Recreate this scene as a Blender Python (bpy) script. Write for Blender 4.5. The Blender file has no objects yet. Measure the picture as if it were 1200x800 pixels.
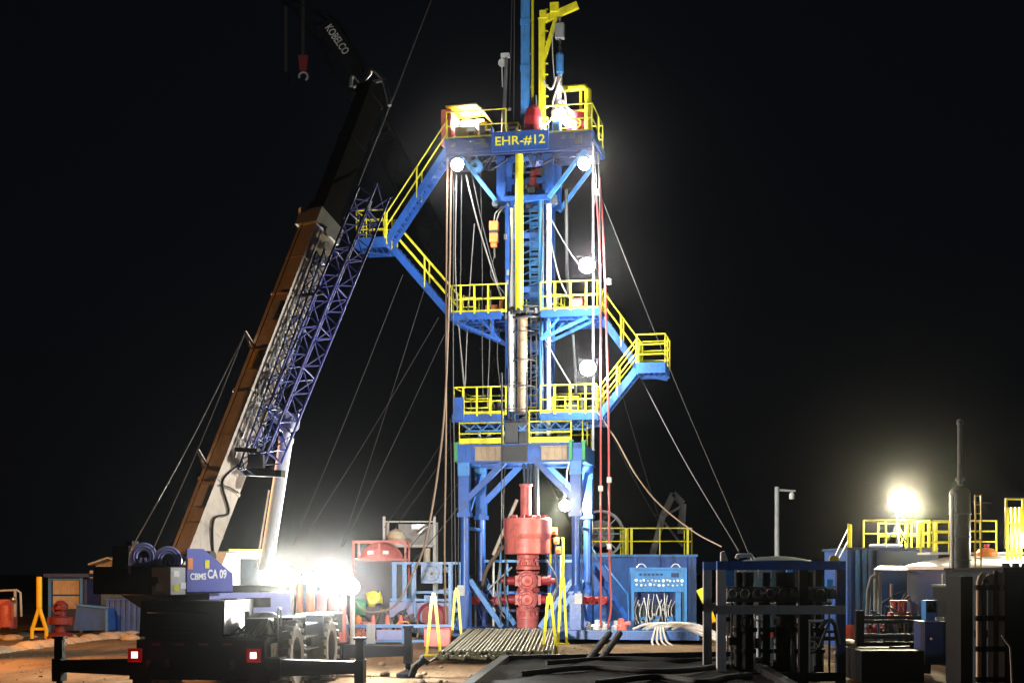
import bpy, math, random
from mathutils import Vector, Matrix
random.seed(7)
scene = bpy.context.scene
COL = scene.collection
PI = math.pi
R_ = math.radians
F, CX, HY, CH = 1734.0, 600.0, 670.0, 2.6     # lens in photo pixels, principal column, horizon row, eye height
def V(*a): return Vector(a)
def at(px, py, Y):
    return Vector(((px - CX) * Y / F, Y, CH - (py - HY) * Y / F))

# ------------------------------------------------------------------ materials
MATS = {}
def paint(name, col, rough=0.45, metal=0.0, dirt=0.35, dcol=(0.05, 0.04, 0.03), scale=3.0, bump=0.15, spec=0.5):
    m = bpy.data.materials.new(name); m.use_nodes = True
    nt = m.node_tree; b = nt.nodes['Principled BSDF']; L = nt.links.new
    tc = nt.nodes.new('ShaderNodeTexCoord')
    n1 = nt.nodes.new('ShaderNodeTexNoise'); n1.inputs['Scale'].default_value = scale
    n1.inputs['Detail'].default_value = 7; n1.inputs['Roughness'].default_value = .65
    L(tc.outputs['Object'], n1.inputs['Vector'])
    r = nt.nodes.new('ShaderNodeValToRGB'); r.color_ramp.elements[0].position = .48; r.color_ramp.elements[1].position = .70
    r.color_ramp.elements[1].color = (dirt, dirt, dirt, 1)
    L(n1.outputs['Fac'], r.inputs['Fac'])
    mp = nt.nodes.new('ShaderNodeMapping'); mp.inputs['Scale'].default_value = (7, 7, .55)
    n3 = nt.nodes.new('ShaderNodeTexNoise'); n3.inputs['Scale'].default_value = 2.2; n3.inputs['Detail'].default_value = 5
    L(tc.outputs['Object'], mp.inputs['Vector']); L(mp.outputs[0], n3.inputs['Vector'])
    r3 = nt.nodes.new('ShaderNodeValToRGB'); r3.color_ramp.elements[0].position = .54; r3.color_ramp.elements[1].position = .70
    r3.color_ramp.elements[1].color = (dirt * .9, dirt * .9, dirt * .9, 1); L(n3.outputs['Fac'], r3.inputs['Fac'])
    mxx = nt.nodes.new('ShaderNodeMix'); mxx.data_type = 'RGBA'; mxx.blend_type = 'LIGHTEN'; mxx.inputs[0].default_value = 1
    L(r.outputs['Color'], mxx.inputs[6]); L(r3.outputs['Color'], mxx.inputs[7])
    mx = nt.nodes.new('ShaderNodeMix'); mx.data_type = 'RGBA'
    mx.inputs[6].default_value = (*col, 1); mx.inputs[7].default_value = (*dcol, 1)
    L(mxx.outputs[2], mx.inputs[0]); L(mx.outputs[2], b.inputs['Base Color'])
    n2 = nt.nodes.new('ShaderNodeTexNoise'); n2.inputs['Scale'].default_value = scale * 5; n2.inputs['Detail'].default_value = 4
    L(tc.outputs['Object'], n2.inputs['Vector'])
    mr = nt.nodes.new('ShaderNodeMapRange'); mr.inputs[3].default_value = max(.05, rough - .12); mr.inputs[4].default_value = min(1, rough + .2)
    L(n2.outputs['Fac'], mr.inputs[0]); L(mr.outputs[0], b.inputs['Roughness'])
    bp = nt.nodes.new('ShaderNodeBump'); bp.inputs['Strength'].default_value = bump; bp.inputs['Distance'].default_value = .02
    L(n2.outputs['Fac'], bp.inputs['Height']); L(bp.outputs['Normal'], b.inputs['Normal'])
    b.inputs['Metallic'].default_value = metal
    b.inputs['Specular IOR Level'].default_value = spec
    MATS[name] = m
    return m
def glow(name, col, strength):
    m = bpy.data.materials.new(name); m.use_nodes = True
    nt = m.node_tree; nt.nodes.clear()
    o = nt.nodes.new('ShaderNodeOutputMaterial'); e = nt.nodes.new('ShaderNodeEmission')
    e.inputs[0].default_value = (*col, 1); e.inputs[1].default_value = strength
    nt.links.new(e.outputs[0], o.inputs[0]); MATS[name] = m
    return m
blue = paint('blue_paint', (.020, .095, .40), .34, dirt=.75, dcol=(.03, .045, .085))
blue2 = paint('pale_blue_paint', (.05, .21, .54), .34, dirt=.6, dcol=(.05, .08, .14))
navy = paint('navy_paint', (.008, .026, .12), .5, dirt=.4)
craneblue = paint('crane_blue_paint', (.07, .09, .40), .4, dirt=.15)
jibblue = paint('jib_blue_paint', (.022, .028, .20), .4, dirt=.2)
lavender = paint('violet_blue_paint', (.28, .30, .60), .4, dirt=.15)
yellow = paint('yellow_paint', (.74, .68, .02), .4, dirt=.5, dcol=(.16, .11, .03))
yellow2 = paint('deep_yellow_paint', (.80, .50, .01), .45, dirt=.2, dcol=(.2, .12, .03))
red = paint('red_paint', (.70, .16, .13), .40, dirt=.55, dcol=(.20, .06, .05))
deepred = paint('deep_red_paint', (.16, .012, .018), .5, dirt=.4)
vesselm = paint('vessel_paint', (.022, .030, .034), .42, .2, dirt=.4)
tubem = paint('worn_tan_tube', (.30, .22, .14), .45, .2, dirt=.6, dcol=(.12, .08, .05))
darkred = paint('dark_red_paint', (.38, .02, .03), .45, dirt=.3)
orange = paint('orange_paint', (.70, .22, .05), .5, dirt=.25)
white = paint('white_paint', (.80, .80, .78), .45, dirt=.18, dcol=(.35, .32, .27))
cream = paint('tan_boom_paint', (.62, .52, .40), .45, dirt=.55, dcol=(.28, .22, .15))
tan = paint('tan_board', (.50, .36, .24), .7, dirt=.3)
steel = paint('bare_steel', (.50, .50, .52), .35, .85, dirt=.3)
chrome = paint('bright_steel', (.62, .63, .66), .35, .35, dirt=.2, bump=.03)
grey = paint('grey_paint', (.25, .26, .28), .5, dirt=.3)
pale = paint('pale_grey_paint', (.48, .49, .50), .5, dirt=.25)
dark = paint('dark_grease', (.030, .032, .036), .5, dirt=.4, dcol=(.07, .06, .05))
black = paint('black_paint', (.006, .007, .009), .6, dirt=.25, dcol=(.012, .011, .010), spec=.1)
rubber = paint('tyre_rubber', (.30, .29, .27), .85, dirt=.7, dcol=(.10, .09, .08), bump=.4)
rubberblk = paint('black_rubber', (.008, .008, .008), .7, dirt=.3, dcol=(.03, .026, .02), spec=.2)
hosepale = paint('pale_hose', (.50, .49, .46), .5, dirt=.35, dcol=(.20, .18, .15), scale=9)
hosewhite = paint('white_hose', (.17, .168, .16), .5, dirt=.35, dcol=(.25, .22, .18), scale=9)
hosetan = paint('tan_hose', (.19, .13, .085), .55, dirt=.4, scale=9)
hosegrey = paint('grey_hose', (.05, .055, .055), .5, dirt=.4, scale=9)
hosered = paint('red_hose', (.36, .05, .05), .5, dirt=.3, scale=9)
wirem = paint('wire_rope', (.045, .044, .042), .6, .1, dirt=.3, scale=14)
pipem = paint('drill_pipe_rust', (.13, .12, .07), .42, .5, dirt=.7, dcol=(.06, .05, .035), scale=5)
teal = paint('teal_paint', (.010, .032, .048), .7, dirt=.3, spec=.15)
greenp = paint('green_paint', (.03, .24, .08), .5, dirt=.2)
tank_grey = paint('grey_tank_steel', (.05, .066, .075), .5, .2, dirt=.35)
blackmat = paint('black_liner', (.0035, .0035, .0035), .9, dirt=.5, dcol=(.009, .008, .006), scale=1.5, bump=.5, spec=.06)
signtext = paint('sign_lettering', (.80, .74, .02), .6, dirt=.05)
whitetext = paint('white_lettering', (.85, .85, .85), .6, dirt=.05)
lampwhite = glow('lamp_lens_white', (1, .97, .95), 60)
lampwarm = glow('lamp_lens_warm', (1, .90, .50), 60)
lampgreen = glow('lamp_lens_green_white', (.95, 1, .82), 60)
taillens = glow('tail_lamp_core', (1, .42, .38), 5)
tailred = glow('tail_lamp_red', (.9, .01, .015), .15)
glass = paint('dark_glass', (.02, .025, .03), .08, dirt=.1)

# ------------------------------------------------------------------ mesh builder
class MB:
    def __init__(s, frame=None):
        s.M = frame.copy() if frame is not None else Matrix.Identity(4)
        s.v = []; s.f = []; s.s = []
    def add(s, vs, fs, smooth=False):
        o = len(s.v)
        s.v += [s.M @ Vector(v) for v in vs]
        for f in fs:
            s.f.append([i + o for i in f]); s.s.append(smooth)
        return s
    def hexa(s, b, t):
        n = len(b)
        fs = [list(range(n))[::-1], list(range(n, 2 * n))] + [[i, (i + 1) % n, n + (i + 1) % n, n + i] for i in range(n)]
        return s.add(list(b) + list(t), fs)
    def box(s, c, d, rz=0, taper=1.0):
        m = Matrix.Rotation(rz, 3, 'Z'); c = Vector(c); x, y, z = d[0] / 2, d[1] / 2, d[2] / 2
        b = [c + m @ Vector((i * x, j * y, -z)) for i, j in ((-1, -1), (1, -1), (1, 1), (-1, 1))]
        t = [c + m @ Vector((i * x * taper, j * y * taper, z)) for i, j in ((-1, -1), (1, -1), (1, 1), (-1, 1))]
        return s.hexa(b, t)
    def bx(s, x0, x1, y0, y1, z0, z1):
        return s.box(((x0 + x1) / 2, (y0 + y1) / 2, (z0 + z1) / 2), (abs(x1 - x0), abs(y1 - y0), abs(z1 - z0)))
    def basis(s, d, up=None):
        d = d.normalized(); up = Vector(up) if up is not None else Vector((0, 0, 1))
        if abs(d.dot(up)) > .98: up = Vector((0, 1, 0))
        a = d.cross(up).normalized(); return a, a.cross(d).normalized()
    def bar(s, p, q, w, h=None, up=None):
        p, q = Vector(p), Vector(q); h = h or w; a, b = s.basis(q - p, up)
        c = [(-1, -1), (1, -1), (1, 1), (-1, 1)]
        return s.hexa([p + a * i * w / 2 + b * j * h / 2 for i, j in c], [q + a * i * w / 2 + b * j * h / 2 for i, j in c])
    def ring(s, c, a, b, r, n):
        return [c + a * math.cos(2 * PI * k / n) * r + b * math.sin(2 * PI * k / n) * r for k in range(n)]
    def tube(s, p, q, r, r2=None, n=8, cap=True):
        p, q = Vector(p), Vector(q); r2 = r if r2 is None else r2
        a, b = s.basis(q - p); P, Q = s.ring(p, a, b, r, n), s.ring(q, a, b, r2, n)
        s.add(P + Q, [[i, (i + 1) % n, n + (i + 1) % n, n + i] for i in range(n)], True)
        if cap:
            s.add(P, [list(range(n))[::-1]]); s.add(Q, [list(range(n))])
        return s
    def path(s, pts, r, n=6):
        pts = [Vector(p) for p in pts]; vs = []; m = len(pts); a = None
        for i, p in enumerate(pts):
            d = (pts[min(i + 1, m - 1)] - pts[max(i - 1, 0)]).normalized()
            if a is None: a, b = s.basis(d)
            a = (a - d * a.dot(d)).normalized(); b = a.cross(d)
            vs += s.ring(p, a, b, r, n)
        fs = [[i * n + k, i * n + (k + 1) % n, (i + 1) * n + (k + 1) % n, (i + 1) * n + k] for i in range(m - 1) for k in range(n)]
        s.add(vs, fs, True)
        s.add(vs[:n], [list(range(n))[::-1]]); s.add(vs[-n:], [list(range(n))])
        return s
    def lathe(s, c, prof, n=24, d=(0, 0, 1), sharp=True):
        c = Vector(c); d = Vector(d).normalized(); a, b = s.basis(d)
        for (r0, z0), (r1, z1) in zip(prof, prof[1:]):
            P, Q = s.ring(c + d * z0, a, b, max(r0, 1e-4), n), s.ring(c + d * z1, a, b, max(r1, 1e-4), n)
            s.add(P + Q, [[i, (i + 1) % n, n + (i + 1) % n, n + i] for i in range(n)], True)
        return s
    def prism(s, poly, ext):
        e = Vector(ext); p = [Vector(x) for x in poly]
        return s.hexa(p, [x + e for x in p])
    def sphere(s, c, r, n=12, m=8, sz=1.0):
        return s.lathe(c, [(r * math.sin(PI * k / m), -r * sz * math.cos(PI * k / m)) for k in range(m + 1)], n)
    def torus(s, c, R, r, d=(0, 1, 0), n=28, m=8, a0=0, a1=2 * PI):
        c = Vector(c); d = Vector(d).normalized(); a, b = s.basis(d)
        pts = [c + a * math.cos(a0 + (a1 - a0) * k / n) * R + b * math.sin(a0 + (a1 - a0) * k / n) * R for k in range(n + 1)]
        return s.path(pts, r, m)
    def rail(s, pts, h=1.1, step=1.4, r=.026, mids=1, toe=0.0, ends=True):
        pts = [Vector(p) for p in pts]; z = Vector((0, 0, 1))
        for p, q in zip(pts, pts[1:]):
            for k in range(mids + 1):
                hh = h * (k + 1) / (mids + 1)
                s.tube(p + z * hh, q + z * hh, r, n=6)
            if toe: s.bar(p + z * toe * .6, q + z * toe * .6, .012, toe)
            k = max(1, round((q - p).length / step))
            for i in range(k + 1):
                o = p.lerp(q, i / k); s.tube(o, o + z * (h + r * .6), r * 1.05, n=6)
        return s
    def cut(s):
        s.cuts = getattr(s, 'cuts', []) + [(len(s.v), len(s.f))]; return s
    def build_each(s, name, mat, parent):
        a = (0, 0)
        for b in getattr(s, 'cuts', []) + [(len(s.v), len(s.f))]:
            if b[1] > a[1]:
                q = MB(); q.v = s.v[a[0]:b[0]]; q.f = [[i - a[0] for i in f] for f in s.f[a[1]:b[1]]]; q.s = s.s[a[1]:b[1]]; q.build(name, mat, parent)
            a = b
    def build(s, name, mat, parent=None, label=None):
        me = bpy.data.meshes.new(name)
        inv = root_matrix(parent).inverted() if parent is not None else Matrix.Identity(4)
        org = Vector((0, 0, 0))
        vs = [inv @ v for v in s.v]
        if parent is None:
            n = len(vs)
            org = Vector((sum(v.x for v in vs) / n, sum(v.y for v in vs) / n, min(v.z for v in vs)))
            vs = [v - org for v in vs]
        me.from_pydata([tuple(v) for v in vs], [], s.f)
        me.polygons.foreach_set('use_smooth', s.s)
        me.materials.append(mat); me.update()
        o = bpy.data.objects.new(name, me); COL.objects.link(o); o.location = org
        if parent is not None: o.parent = parent
        if label: o['label'] = label
        return o
ROOTM = {}
def root_matrix(o):
    while o.parent is not None: o = o.parent
    return Matrix.Translation(o.location) @ o.rotation_euler.to_matrix().to_4x4()
def tag(o, label, cat, group=None, kind=None):
    o['label'] = label; o['category'] = cat
    if group: o['group'] = group
    if kind: o['kind'] = kind
    return o
def thing(name, label, cat, loc=(0, 0, 0), rz=0, group=None):
    o = bpy.data.objects.new(name, None); COL.objects.link(o)
    o.location = loc; o.rotation_euler = (0, 0, rz); o.empty_display_size = .3
    return tag(o, label, cat, group)
def copy_tree(o, loc=None, rz=None, label=None, parent=None):
    c = o.copy(); COL.objects.link(c)
    if parent is not None: c.parent = parent
    if loc is not None: c.location = loc
    if rz is not None: c.rotation_euler = (0, 0, rz)
    if label: c['label'] = label
    for ch in list(o.children): copy_tree(ch, parent=c)
    return c
def solo(mb, name, mat, label, cat, group=None, kind=None):
    return tag(mb.build(name, mat), label, cat, group, kind)
def structure(mb, name, mat, kind='structure'):
    o = mb.build(name, mat); o['kind'] = kind; return o
def smooth_pts(pts, k=8):
    pts = [Vector(p) for p in pts]
    if len(pts) < 3: return pts
    P = [pts[0] * 2 - pts[1]] + pts + [pts[-1] * 2 - pts[-2]]; out = []
    for i in range(1, len(P) - 2):
        a, b, c, d = P[i - 1:i + 3]
        for j in range(k):
            t = j / k
            out.append(.5 * ((2 * b) + (c - a) * t + (2 * a - 5 * b + 4 * c - d) * t * t + (3 * b - a - 3 * c + d) * t ** 3))
    return out + [pts[-1]]
def hose(name, label, cat, pts, r, mat, group=None, k=8):
    return solo(MB().path(smooth_pts(pts, k), r), name, mat, label, cat, group)
def letters(body, size, M, mat, parent, name='lettering', sx=1.0, bold=0.0, align='CENTER'):
    """flat raised letters: text lies in the xy plane of M"""
    cu = bpy.data.curves.new('txt', 'FONT'); cu.body = body; cu.size = size; cu.extrude = .006; cu.offset = bold
    cu.align_x = align; cu.align_y = 'CENTER'; cu.resolution_u = 3
    t = bpy.data.objects.new('txt', cu); COL.objects.link(t)
    me = bpy.data.meshes.new_from_object(t.evaluated_get(bpy.context.evaluated_depsgraph_get()))
    bpy.data.objects.remove(t)
    inv = root_matrix(parent).inverted() @ M @ Matrix.Diagonal((sx, 1, 1, 1))
    me.transform(inv); me.materials.clear(); me.materials.append(mat)
    o = bpy.data.objects.new(name, me); COL.objects.link(o); o.parent = parent
    return o
def lamp_light(parent, loc, power, col, radius=.12, spot=None, direction=None):
    li = bpy.data.lights.new('lamp_light', 'SPOT' if spot else 'POINT')
    li.energy = power; li.color = col; li.shadow_soft_size = radius
    if spot: li.spot_size = spot; li.spot_blend = .6
    o = bpy.data.objects.new('lamp_light', li); COL.objects.link(o); o.parent = parent; o.location = loc
    if spot: o.rotation_euler = Vector(direction).to_track_quat('-Z', 'Y').to_euler()
    return o
# ------------------------------------------------------------------ world, camera
w = bpy.data.worlds.new('World'); scene.world = w; w.use_nodes = True
bg = w.node_tree.nodes['Background']; wl = w.node_tree.links.new
wtc = w.node_tree.nodes.new('ShaderNodeTexCoord'); wsx = w.node_tree.nodes.new('ShaderNodeSeparateXYZ')
wr = w.node_tree.nodes.new('ShaderNodeValToRGB')
wl(wtc.outputs['Generated'], wsx.inputs[0]); wl(wsx.outputs['Z'], wr.inputs['Fac'])
wr.color_ramp.elements[0].color = (.0022, .0026, .0034, 1); wr.color_ramp.elements[1].color = (.0019, .0023, .0034, 1)
wr.color_ramp.elements[1].position = .5
wl(wr.outputs['Color'], bg.inputs['Color']); bg.inputs['Strength'].default_value = 1.0
sun = bpy.data.lights.new('moon', 'SUN'); sun.energy = .004; sun.angle = R_(.5); sun.color = (.8, .88, 1)
so = bpy.data.objects.new('moon', sun); COL.objects.link(so); so.rotation_euler = (R_(50), 0, R_(-30))
cam = bpy.data.cameras.new('camera'); cam.lens = 36 * F / 1200; cam.sensor_width = 36; cam.sensor_fit = 'HORIZONTAL'
cam.shift_y = (HY - 400) / 1200; cam.clip_end = 5000; cam.clip_start = .1
co = bpy.data.objects.new('camera', cam); COL.objects.link(co); co.location = (0, 0, CH); co.rotation_euler = (PI / 2, 0, 0)
scene.camera = co
scene.view_settings.view_transform = 'Standard'; scene.view_settings.look = 'None'
scene.view_settings.exposure = 0; scene.view_settings.gamma = 1
scene.cycles.use_denoising = True
scene.cycles.max_bounces = 5; scene.cycles.diffuse_bounces = 3; scene.cycles.glossy_bounces = 3
scene.cycles.volume_bounces = 0; scene.cycles.sample_clamp_indirect = 4
scene.cycles.caustics_reflective = False; scene.cycles.caustics_refractive = False

# ------------------------------------------------------------------ ground: one sheet to the horizon, finer near the site
def ground_mat():
    m = bpy.data.materials.new('sandy_ground'); m.use_nodes = True
    nt = m.node_tree; b = nt.nodes['Principled BSDF']; L = nt.links.new
    tc = nt.nodes.new('ShaderNodeTexCoord')
    mp = nt.nodes.new('ShaderNodeMapping'); mp.inputs['Scale'].default_value = (.9, .22, 1); mp.inputs['Rotation'].default_value = (0, 0, .25)
    L(tc.outputs['Object'], mp.inputs['Vector'])
    n1 = nt.nodes.new('ShaderNodeTexNoise'); n1.inputs['Scale'].default_value = .7; n1.inputs['Detail'].default_value = 9; n1.inputs['Roughness'].default_value = .7
    L(mp.outputs[0], n1.inputs['Vector'])
    n2 = nt.nodes.new('ShaderNodeTexNoise'); n2.inputs['Scale'].default_value = 9; n2.inputs['Detail'].default_value = 8; n2.inputs['Roughness'].default_value = .75
    L(tc.outputs['Object'], n2.inputs['Vector'])
    r = nt.nodes.new('ShaderNodeValToRGB')
    r.color_ramp.elements[0].position = .38; r.color_ramp.elements[0].color = (.07, .045, .028, 1)
    r.color_ramp.elements[1].position = .62; r.color_ramp.elements[1].color = (.26, .175, .105, 1)
    e = r.color_ramp.elements.new(.5); e.color = (.18, .12, .07, 1)
    mx = nt.nodes.new('ShaderNodeMix'); mx.data_type = 'FLOAT'; mx.inputs[0].default_value = .45
    L(n1.outputs['Fac'], mx.inputs[2]); L(n2.outputs['Fac'], mx.inputs[3])
    L(mx.outputs[0], r.inputs['Fac']); L(r.outputs['Color'], b.inputs['Base Color'])
    b.inputs['Roughness'].default_value = .95; b.inputs['Specular IOR Level'].default_value = .15
    bp = nt.nodes.new('ShaderNodeBump'); bp.inputs['Strength'].default_value = .9; bp.inputs['Distance'].default_value = .06
    L(mx.outputs[0], bp.inputs['Height']); L(bp.outputs['Normal'], b.inputs['Normal'])
    return m
from mathutils import noise as mnoise
def gz(x, y):
    if not (-30 < x < 30 and 14 < y < 90): return 0.0
    e = min(1, (30 - abs(x)) / 4, (y - 14) / 4, (90 - y) / 4)
    n = mnoise.noise(V(x * .35, y * .12, 0)) * .05 + mnoise.noise(V(x * 1.6, y * .8, 3)) * .025 - .05
    rut = 0
    if x < -5:      # tyre ruts of the track on the left
        for c in (-9.2 + .045 * y, -13.2 + .05 * y, -15.5 + .03 * y): rut -= .06 * math.exp(-((x - c) / .22) ** 2)
    return (n + rut) * e
xs = [-900, -300, -100, -50] + [-30 + .4 * i for i in range(151)] + [50, 100, 300, 900]
ys = [-100, -20, 0, 8] + [14 + .5 * i for i in range(153)] + [110, 160, 300, 1500]
gv = [(x, y, gz(x, y)) for y in ys for x in xs]; nx = len(xs)
gf = [(j * nx + i, j * nx + i + 1, (j + 1) * nx + i + 1, (j + 1) * nx + i) for j in range(len(ys) - 1) for i in range(nx - 1)]
gm = bpy.data.meshes.new('ground'); gm.from_pydata(gv, [], gf); gm.polygons.foreach_set('use_smooth', [True] * len(gf)); gm.materials.append(ground_mat())
go = bpy.data.objects.new('ground', gm); COL.objects.link(go); go['kind'] = 'structure'

# night haze that glows round the lamps
hz = structure(MB().bx(-75, 75, -6, 125, -1.2, 46), 'haze', dark, 'stuff')
hm = bpy.data.materials.new('haze'); hm.use_nodes = True; hn = hm.node_tree; hn.nodes.clear()
ho = hn.nodes.new('ShaderNodeOutputMaterial'); hv = hn.nodes.new('ShaderNodeVolumePrincipled')
hv.inputs['Color'].default_value = (.85, .85, .85, 1); hv.inputs['Density'].default_value = .00024; hv.inputs['Anisotropy'].default_value = .987
hn.links.new(hv.outputs[0], ho.inputs['Volume']); hz.data.materials.clear(); hz.data.materials.append(hm)
# ------------------------------------------------------------------ workover rig
RIGA = R_(11.5)
rig = thing('workover_rig', 'tall blue and yellow workover rig tower with zigzag stairs above the red blowout preventer', 'drilling rig', (.6, 58, 0), -RIGA)
RM = root_matrix(rig); RI = RM.inverted()
def Rm(): return MB(RM)
def R(px, py, ly):
    """rig-frame point seen at a photo pixel, on the rig's plane y = ly"""
    o = RI @ V(0, 0, CH); d = RI.to_3x3() @ V((px - CX) / F, 1, -(py - HY) / F)
    return o + d * ((ly - o.y) / d.y)
FW = -1.45
Wl, Wr = 2.17, 2.17
zdk = 6.8      # underside of the floor beams
for sx in (-1, 1):
    for sy in (-1, 1):
        x, y = sx * 2.17, sy * 1.45; m = Rm()
        m.box((x, y, 5.85), (.40, .40, 1.95)); m.box((x, y, 4.80), (.50, .50, .16))
        m.tube((x, y, 2.0), (x, y, 4.75), .17, n=14); m.tube((x, y, 1.75), (x, y, 2.1), .26, .17, 14)
        m.box((x, y, 1.15), (.44, .44, 1.45)); m.box((x, y, .46), (.62, .62, .06))
        for zz in (.9, 1.5): m.box((x, y - .225, zz), (.2, .012, .25))
        m.build('leg', blue, rig)
# floor: beams, deck plate, corner brackets
for y in (-1.45, 1.45):
    m = Rm(); m.bx(-2.42, 2.42, y - .17, y + .17, zdk, 7.46); m.bx(-2.45, 2.45, y - .22, y + .22, 7.46, 7.49); m.bx(-2.45, 2.45, y - .22, y + .22, zdk - .03, zdk - .002)
    m.build('floor_beam', blue, rig)
for x in (-2.3, 2.3):
    m = Rm(); m.bx(x - .15, x + .15, -1.27, 1.27, zdk + .02, 7.44); m.build('floor_beam', blue, rig)
m = Rm(); m.bx(-2.14, -.62, -1.27, 1.27, 7.36, 7.43); m.bx(.62, 2.14, -1.27, 1.27, 7.36, 7.43); m.bx(-.61, .61, .5, 1.27, 7.36, 7.43)
for k in range(9): m.bx(-2.1 + k * .17, -2.06 + k * .17, -1.27, 1.27, 7.2, 7.355); m.bx(2.06 - k * .17, 2.1 - k * .17, -1.27, 1.27, 7.2, 7.355)
m.build('floor_deck', navy, rig)
for x, y in ((-2.48, -1.5), (2.0, -1.64), (2.48, -1.5), (-2.48, 1.45)):
    m = Rm(); m.box((x, y, 7.2), (.11, .34, .72)); m.box((x, y, 7.57), (.2, .2, .05)); m.build('corner_bracket', greenp, rig)
for x0, x1 in ((-1.72, -.72), (.86, 1.86)):
    m = Rm(); m.bx(x0, x1, -1.655, -1.623, 6.86, 7.36); m.bx(x0 - .04, x1 + .04, -1.665, -1.656, 7.36, 7.40); m.build('floor_panel', tubem, rig)
m = Rm(); m.bx(-.62, .3, -1.68, -1.625, 6.86, 7.42); m.bx(-.66, .34, -1.74, -1.685, 6.8, 6.86)
for k in range(8): m.bx(-.6, .28, -1.72, -1.70, 6.9 + k * .065, 6.93 + k * .065)
m.build('v_door_panel', dark, rig)
# knee braces and skid braces
for sy in (-1, 1):
    for sx in (-1, 1):
        m = Rm(); m.bar((sx * 2.05, sy * 1.45, 5.4), (sx * .62, sy * 1.45, zdk + .02), .22); m.build('knee_brace', blue, rig)
        m = Rm(); m.bar((sx * 2.0, sy * 1.28, 2.3), (sx * .75, sy * 1.28, .5), .18); m.build('foot_brace', blue2, rig)
for sx in (-1, 1):
    m = Rm(); m.bar((sx * 2.17, -1.2, 4.6), (sx * 2.17, 1.2, 6.5), .14); m.build('side_brace', blue, rig)
    m = Rm(); m.bar((sx * 2.17, 1.2, .7), (sx * 2.17, -1.2, 2.6), .12); m.build('side_brace', blue, rig)
    m = Rm(); m.tube((sx * 2.17, -1.3, 4.3), (sx * 2.17, 1.3, 4.3), .07); m.build('side_tie', blue, rig)
# floor railing (gap where the V-door is)
def rr(pts, name='railing', label=None, **k):
    m = Rm(); m.rail(pts, **k); return m.build(name, yellow, rig, label)
rr([(-2.38, .2, 7.5), (-2.38, -1.5, 7.5), (-.66, -1.5, 7.5)], h=1.25, step=1.35, mids=2, toe=.22)
rr([(.36, -1.5, 7.5), (1.98, -1.5, 7.5)], h=1.25, step=1.35, mids=2, toe=.22)
rr([(2.40, -1.35, 7.5), (2.40, -.2, 7.5)], h=1.1, mids=1)
rr([(-2.3, 1.5, 7.5), (2.3, 1.5, 7.5)], h=1.15, mids=1)
m = Rm(); m.box((-.35, -1.2, 7.95), (.5, .3, .9)).cut(); m.box((.1, -1.1, 8.0), (.35, .35, .9)); m.lathe((.1, -1.1, 8.4), [(.0, .18), (.12, .16), (.14, 0)], 12).cut()
for k in range(12):
    x = random.uniform(-1.9, 1.9); y = random.uniform(-.9, .9); m.box((x, y, 7.49 + .3), (random.uniform(.1, .4), random.uniform(.1, .3), random.uniform(.55, .8)), random.random()).cut()
m.build_each('floor_machine', dark, rig)
m = Rm()
for k in range(7):
    x = random.uniform(-1.8, 1.9); m.tube((x, -.9, 7.5), (x, -.9, 7.5 + random.uniform(.35, .8)), random.uniform(.05, .12), n=10); m.tube((x - .2, -.93, 7.7), (x + .35, -.93, 7.75), .04).cut()
m.build_each('floor_valve', pale, rig)

# ---- work platforms
def platform(pyl, xl, xr, name, hole=.72, frontgap=True):
    z = pyl; m = Rm()
    y0, y1 = -1.5, 1.4
    for a, b in ((xl, -hole), (hole + .1, xr)):
        m.bx(a, b, y0, y1, z - .05, z)                                        # grating
        m.bx(a, b, y0 - .06, y0 - .002, z - .24, z + .05); m.bx(a, b, y1 + .002, y1 + .06, z - .24, z + .05)
        for k in range(7):
            xx = a + (b - a) * (k + .5) / 7; m.bx(xx - .03, xx + .03, y0, y1, z - .2, z - .055)
        for yy in (-.75, 0, .7): m.bx(a, b, yy - .04, yy + .04, z - .25, z - .205)
    m.bx(-hole + .003, hole + .097, .75, y1, z - .05, z); m.bx(-hole + .003, hole + .097, .70, .747, z - .2, z)
    m.bx(xl - .07, xl - .003, y0 - .06, y1 + .06, z - .24, z + .06); m.bx(xr + .003, xr + .07, y0 - .06, y1 + .06, z - .24, z + .06)
    return m.build(name, blue, rig)
P = {}
for k, (py, pl, pr) in {1: (488, 532, 699), 2: (369, 529, 700), 3: (166, 523, 694)}.items():
    z = 2.6 + (670 - py) * 57.2 / F
    P[k] = (R(pl, py, -1.5).x, R(pr, py, -1.5).x, z)
    platform(z, P[k][0], P[k][1], 'work_platform')
x0, x1, z1 = P[1]; x20, x21, z2 = P[2]; x30, x31, z3 = P[3]
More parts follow.
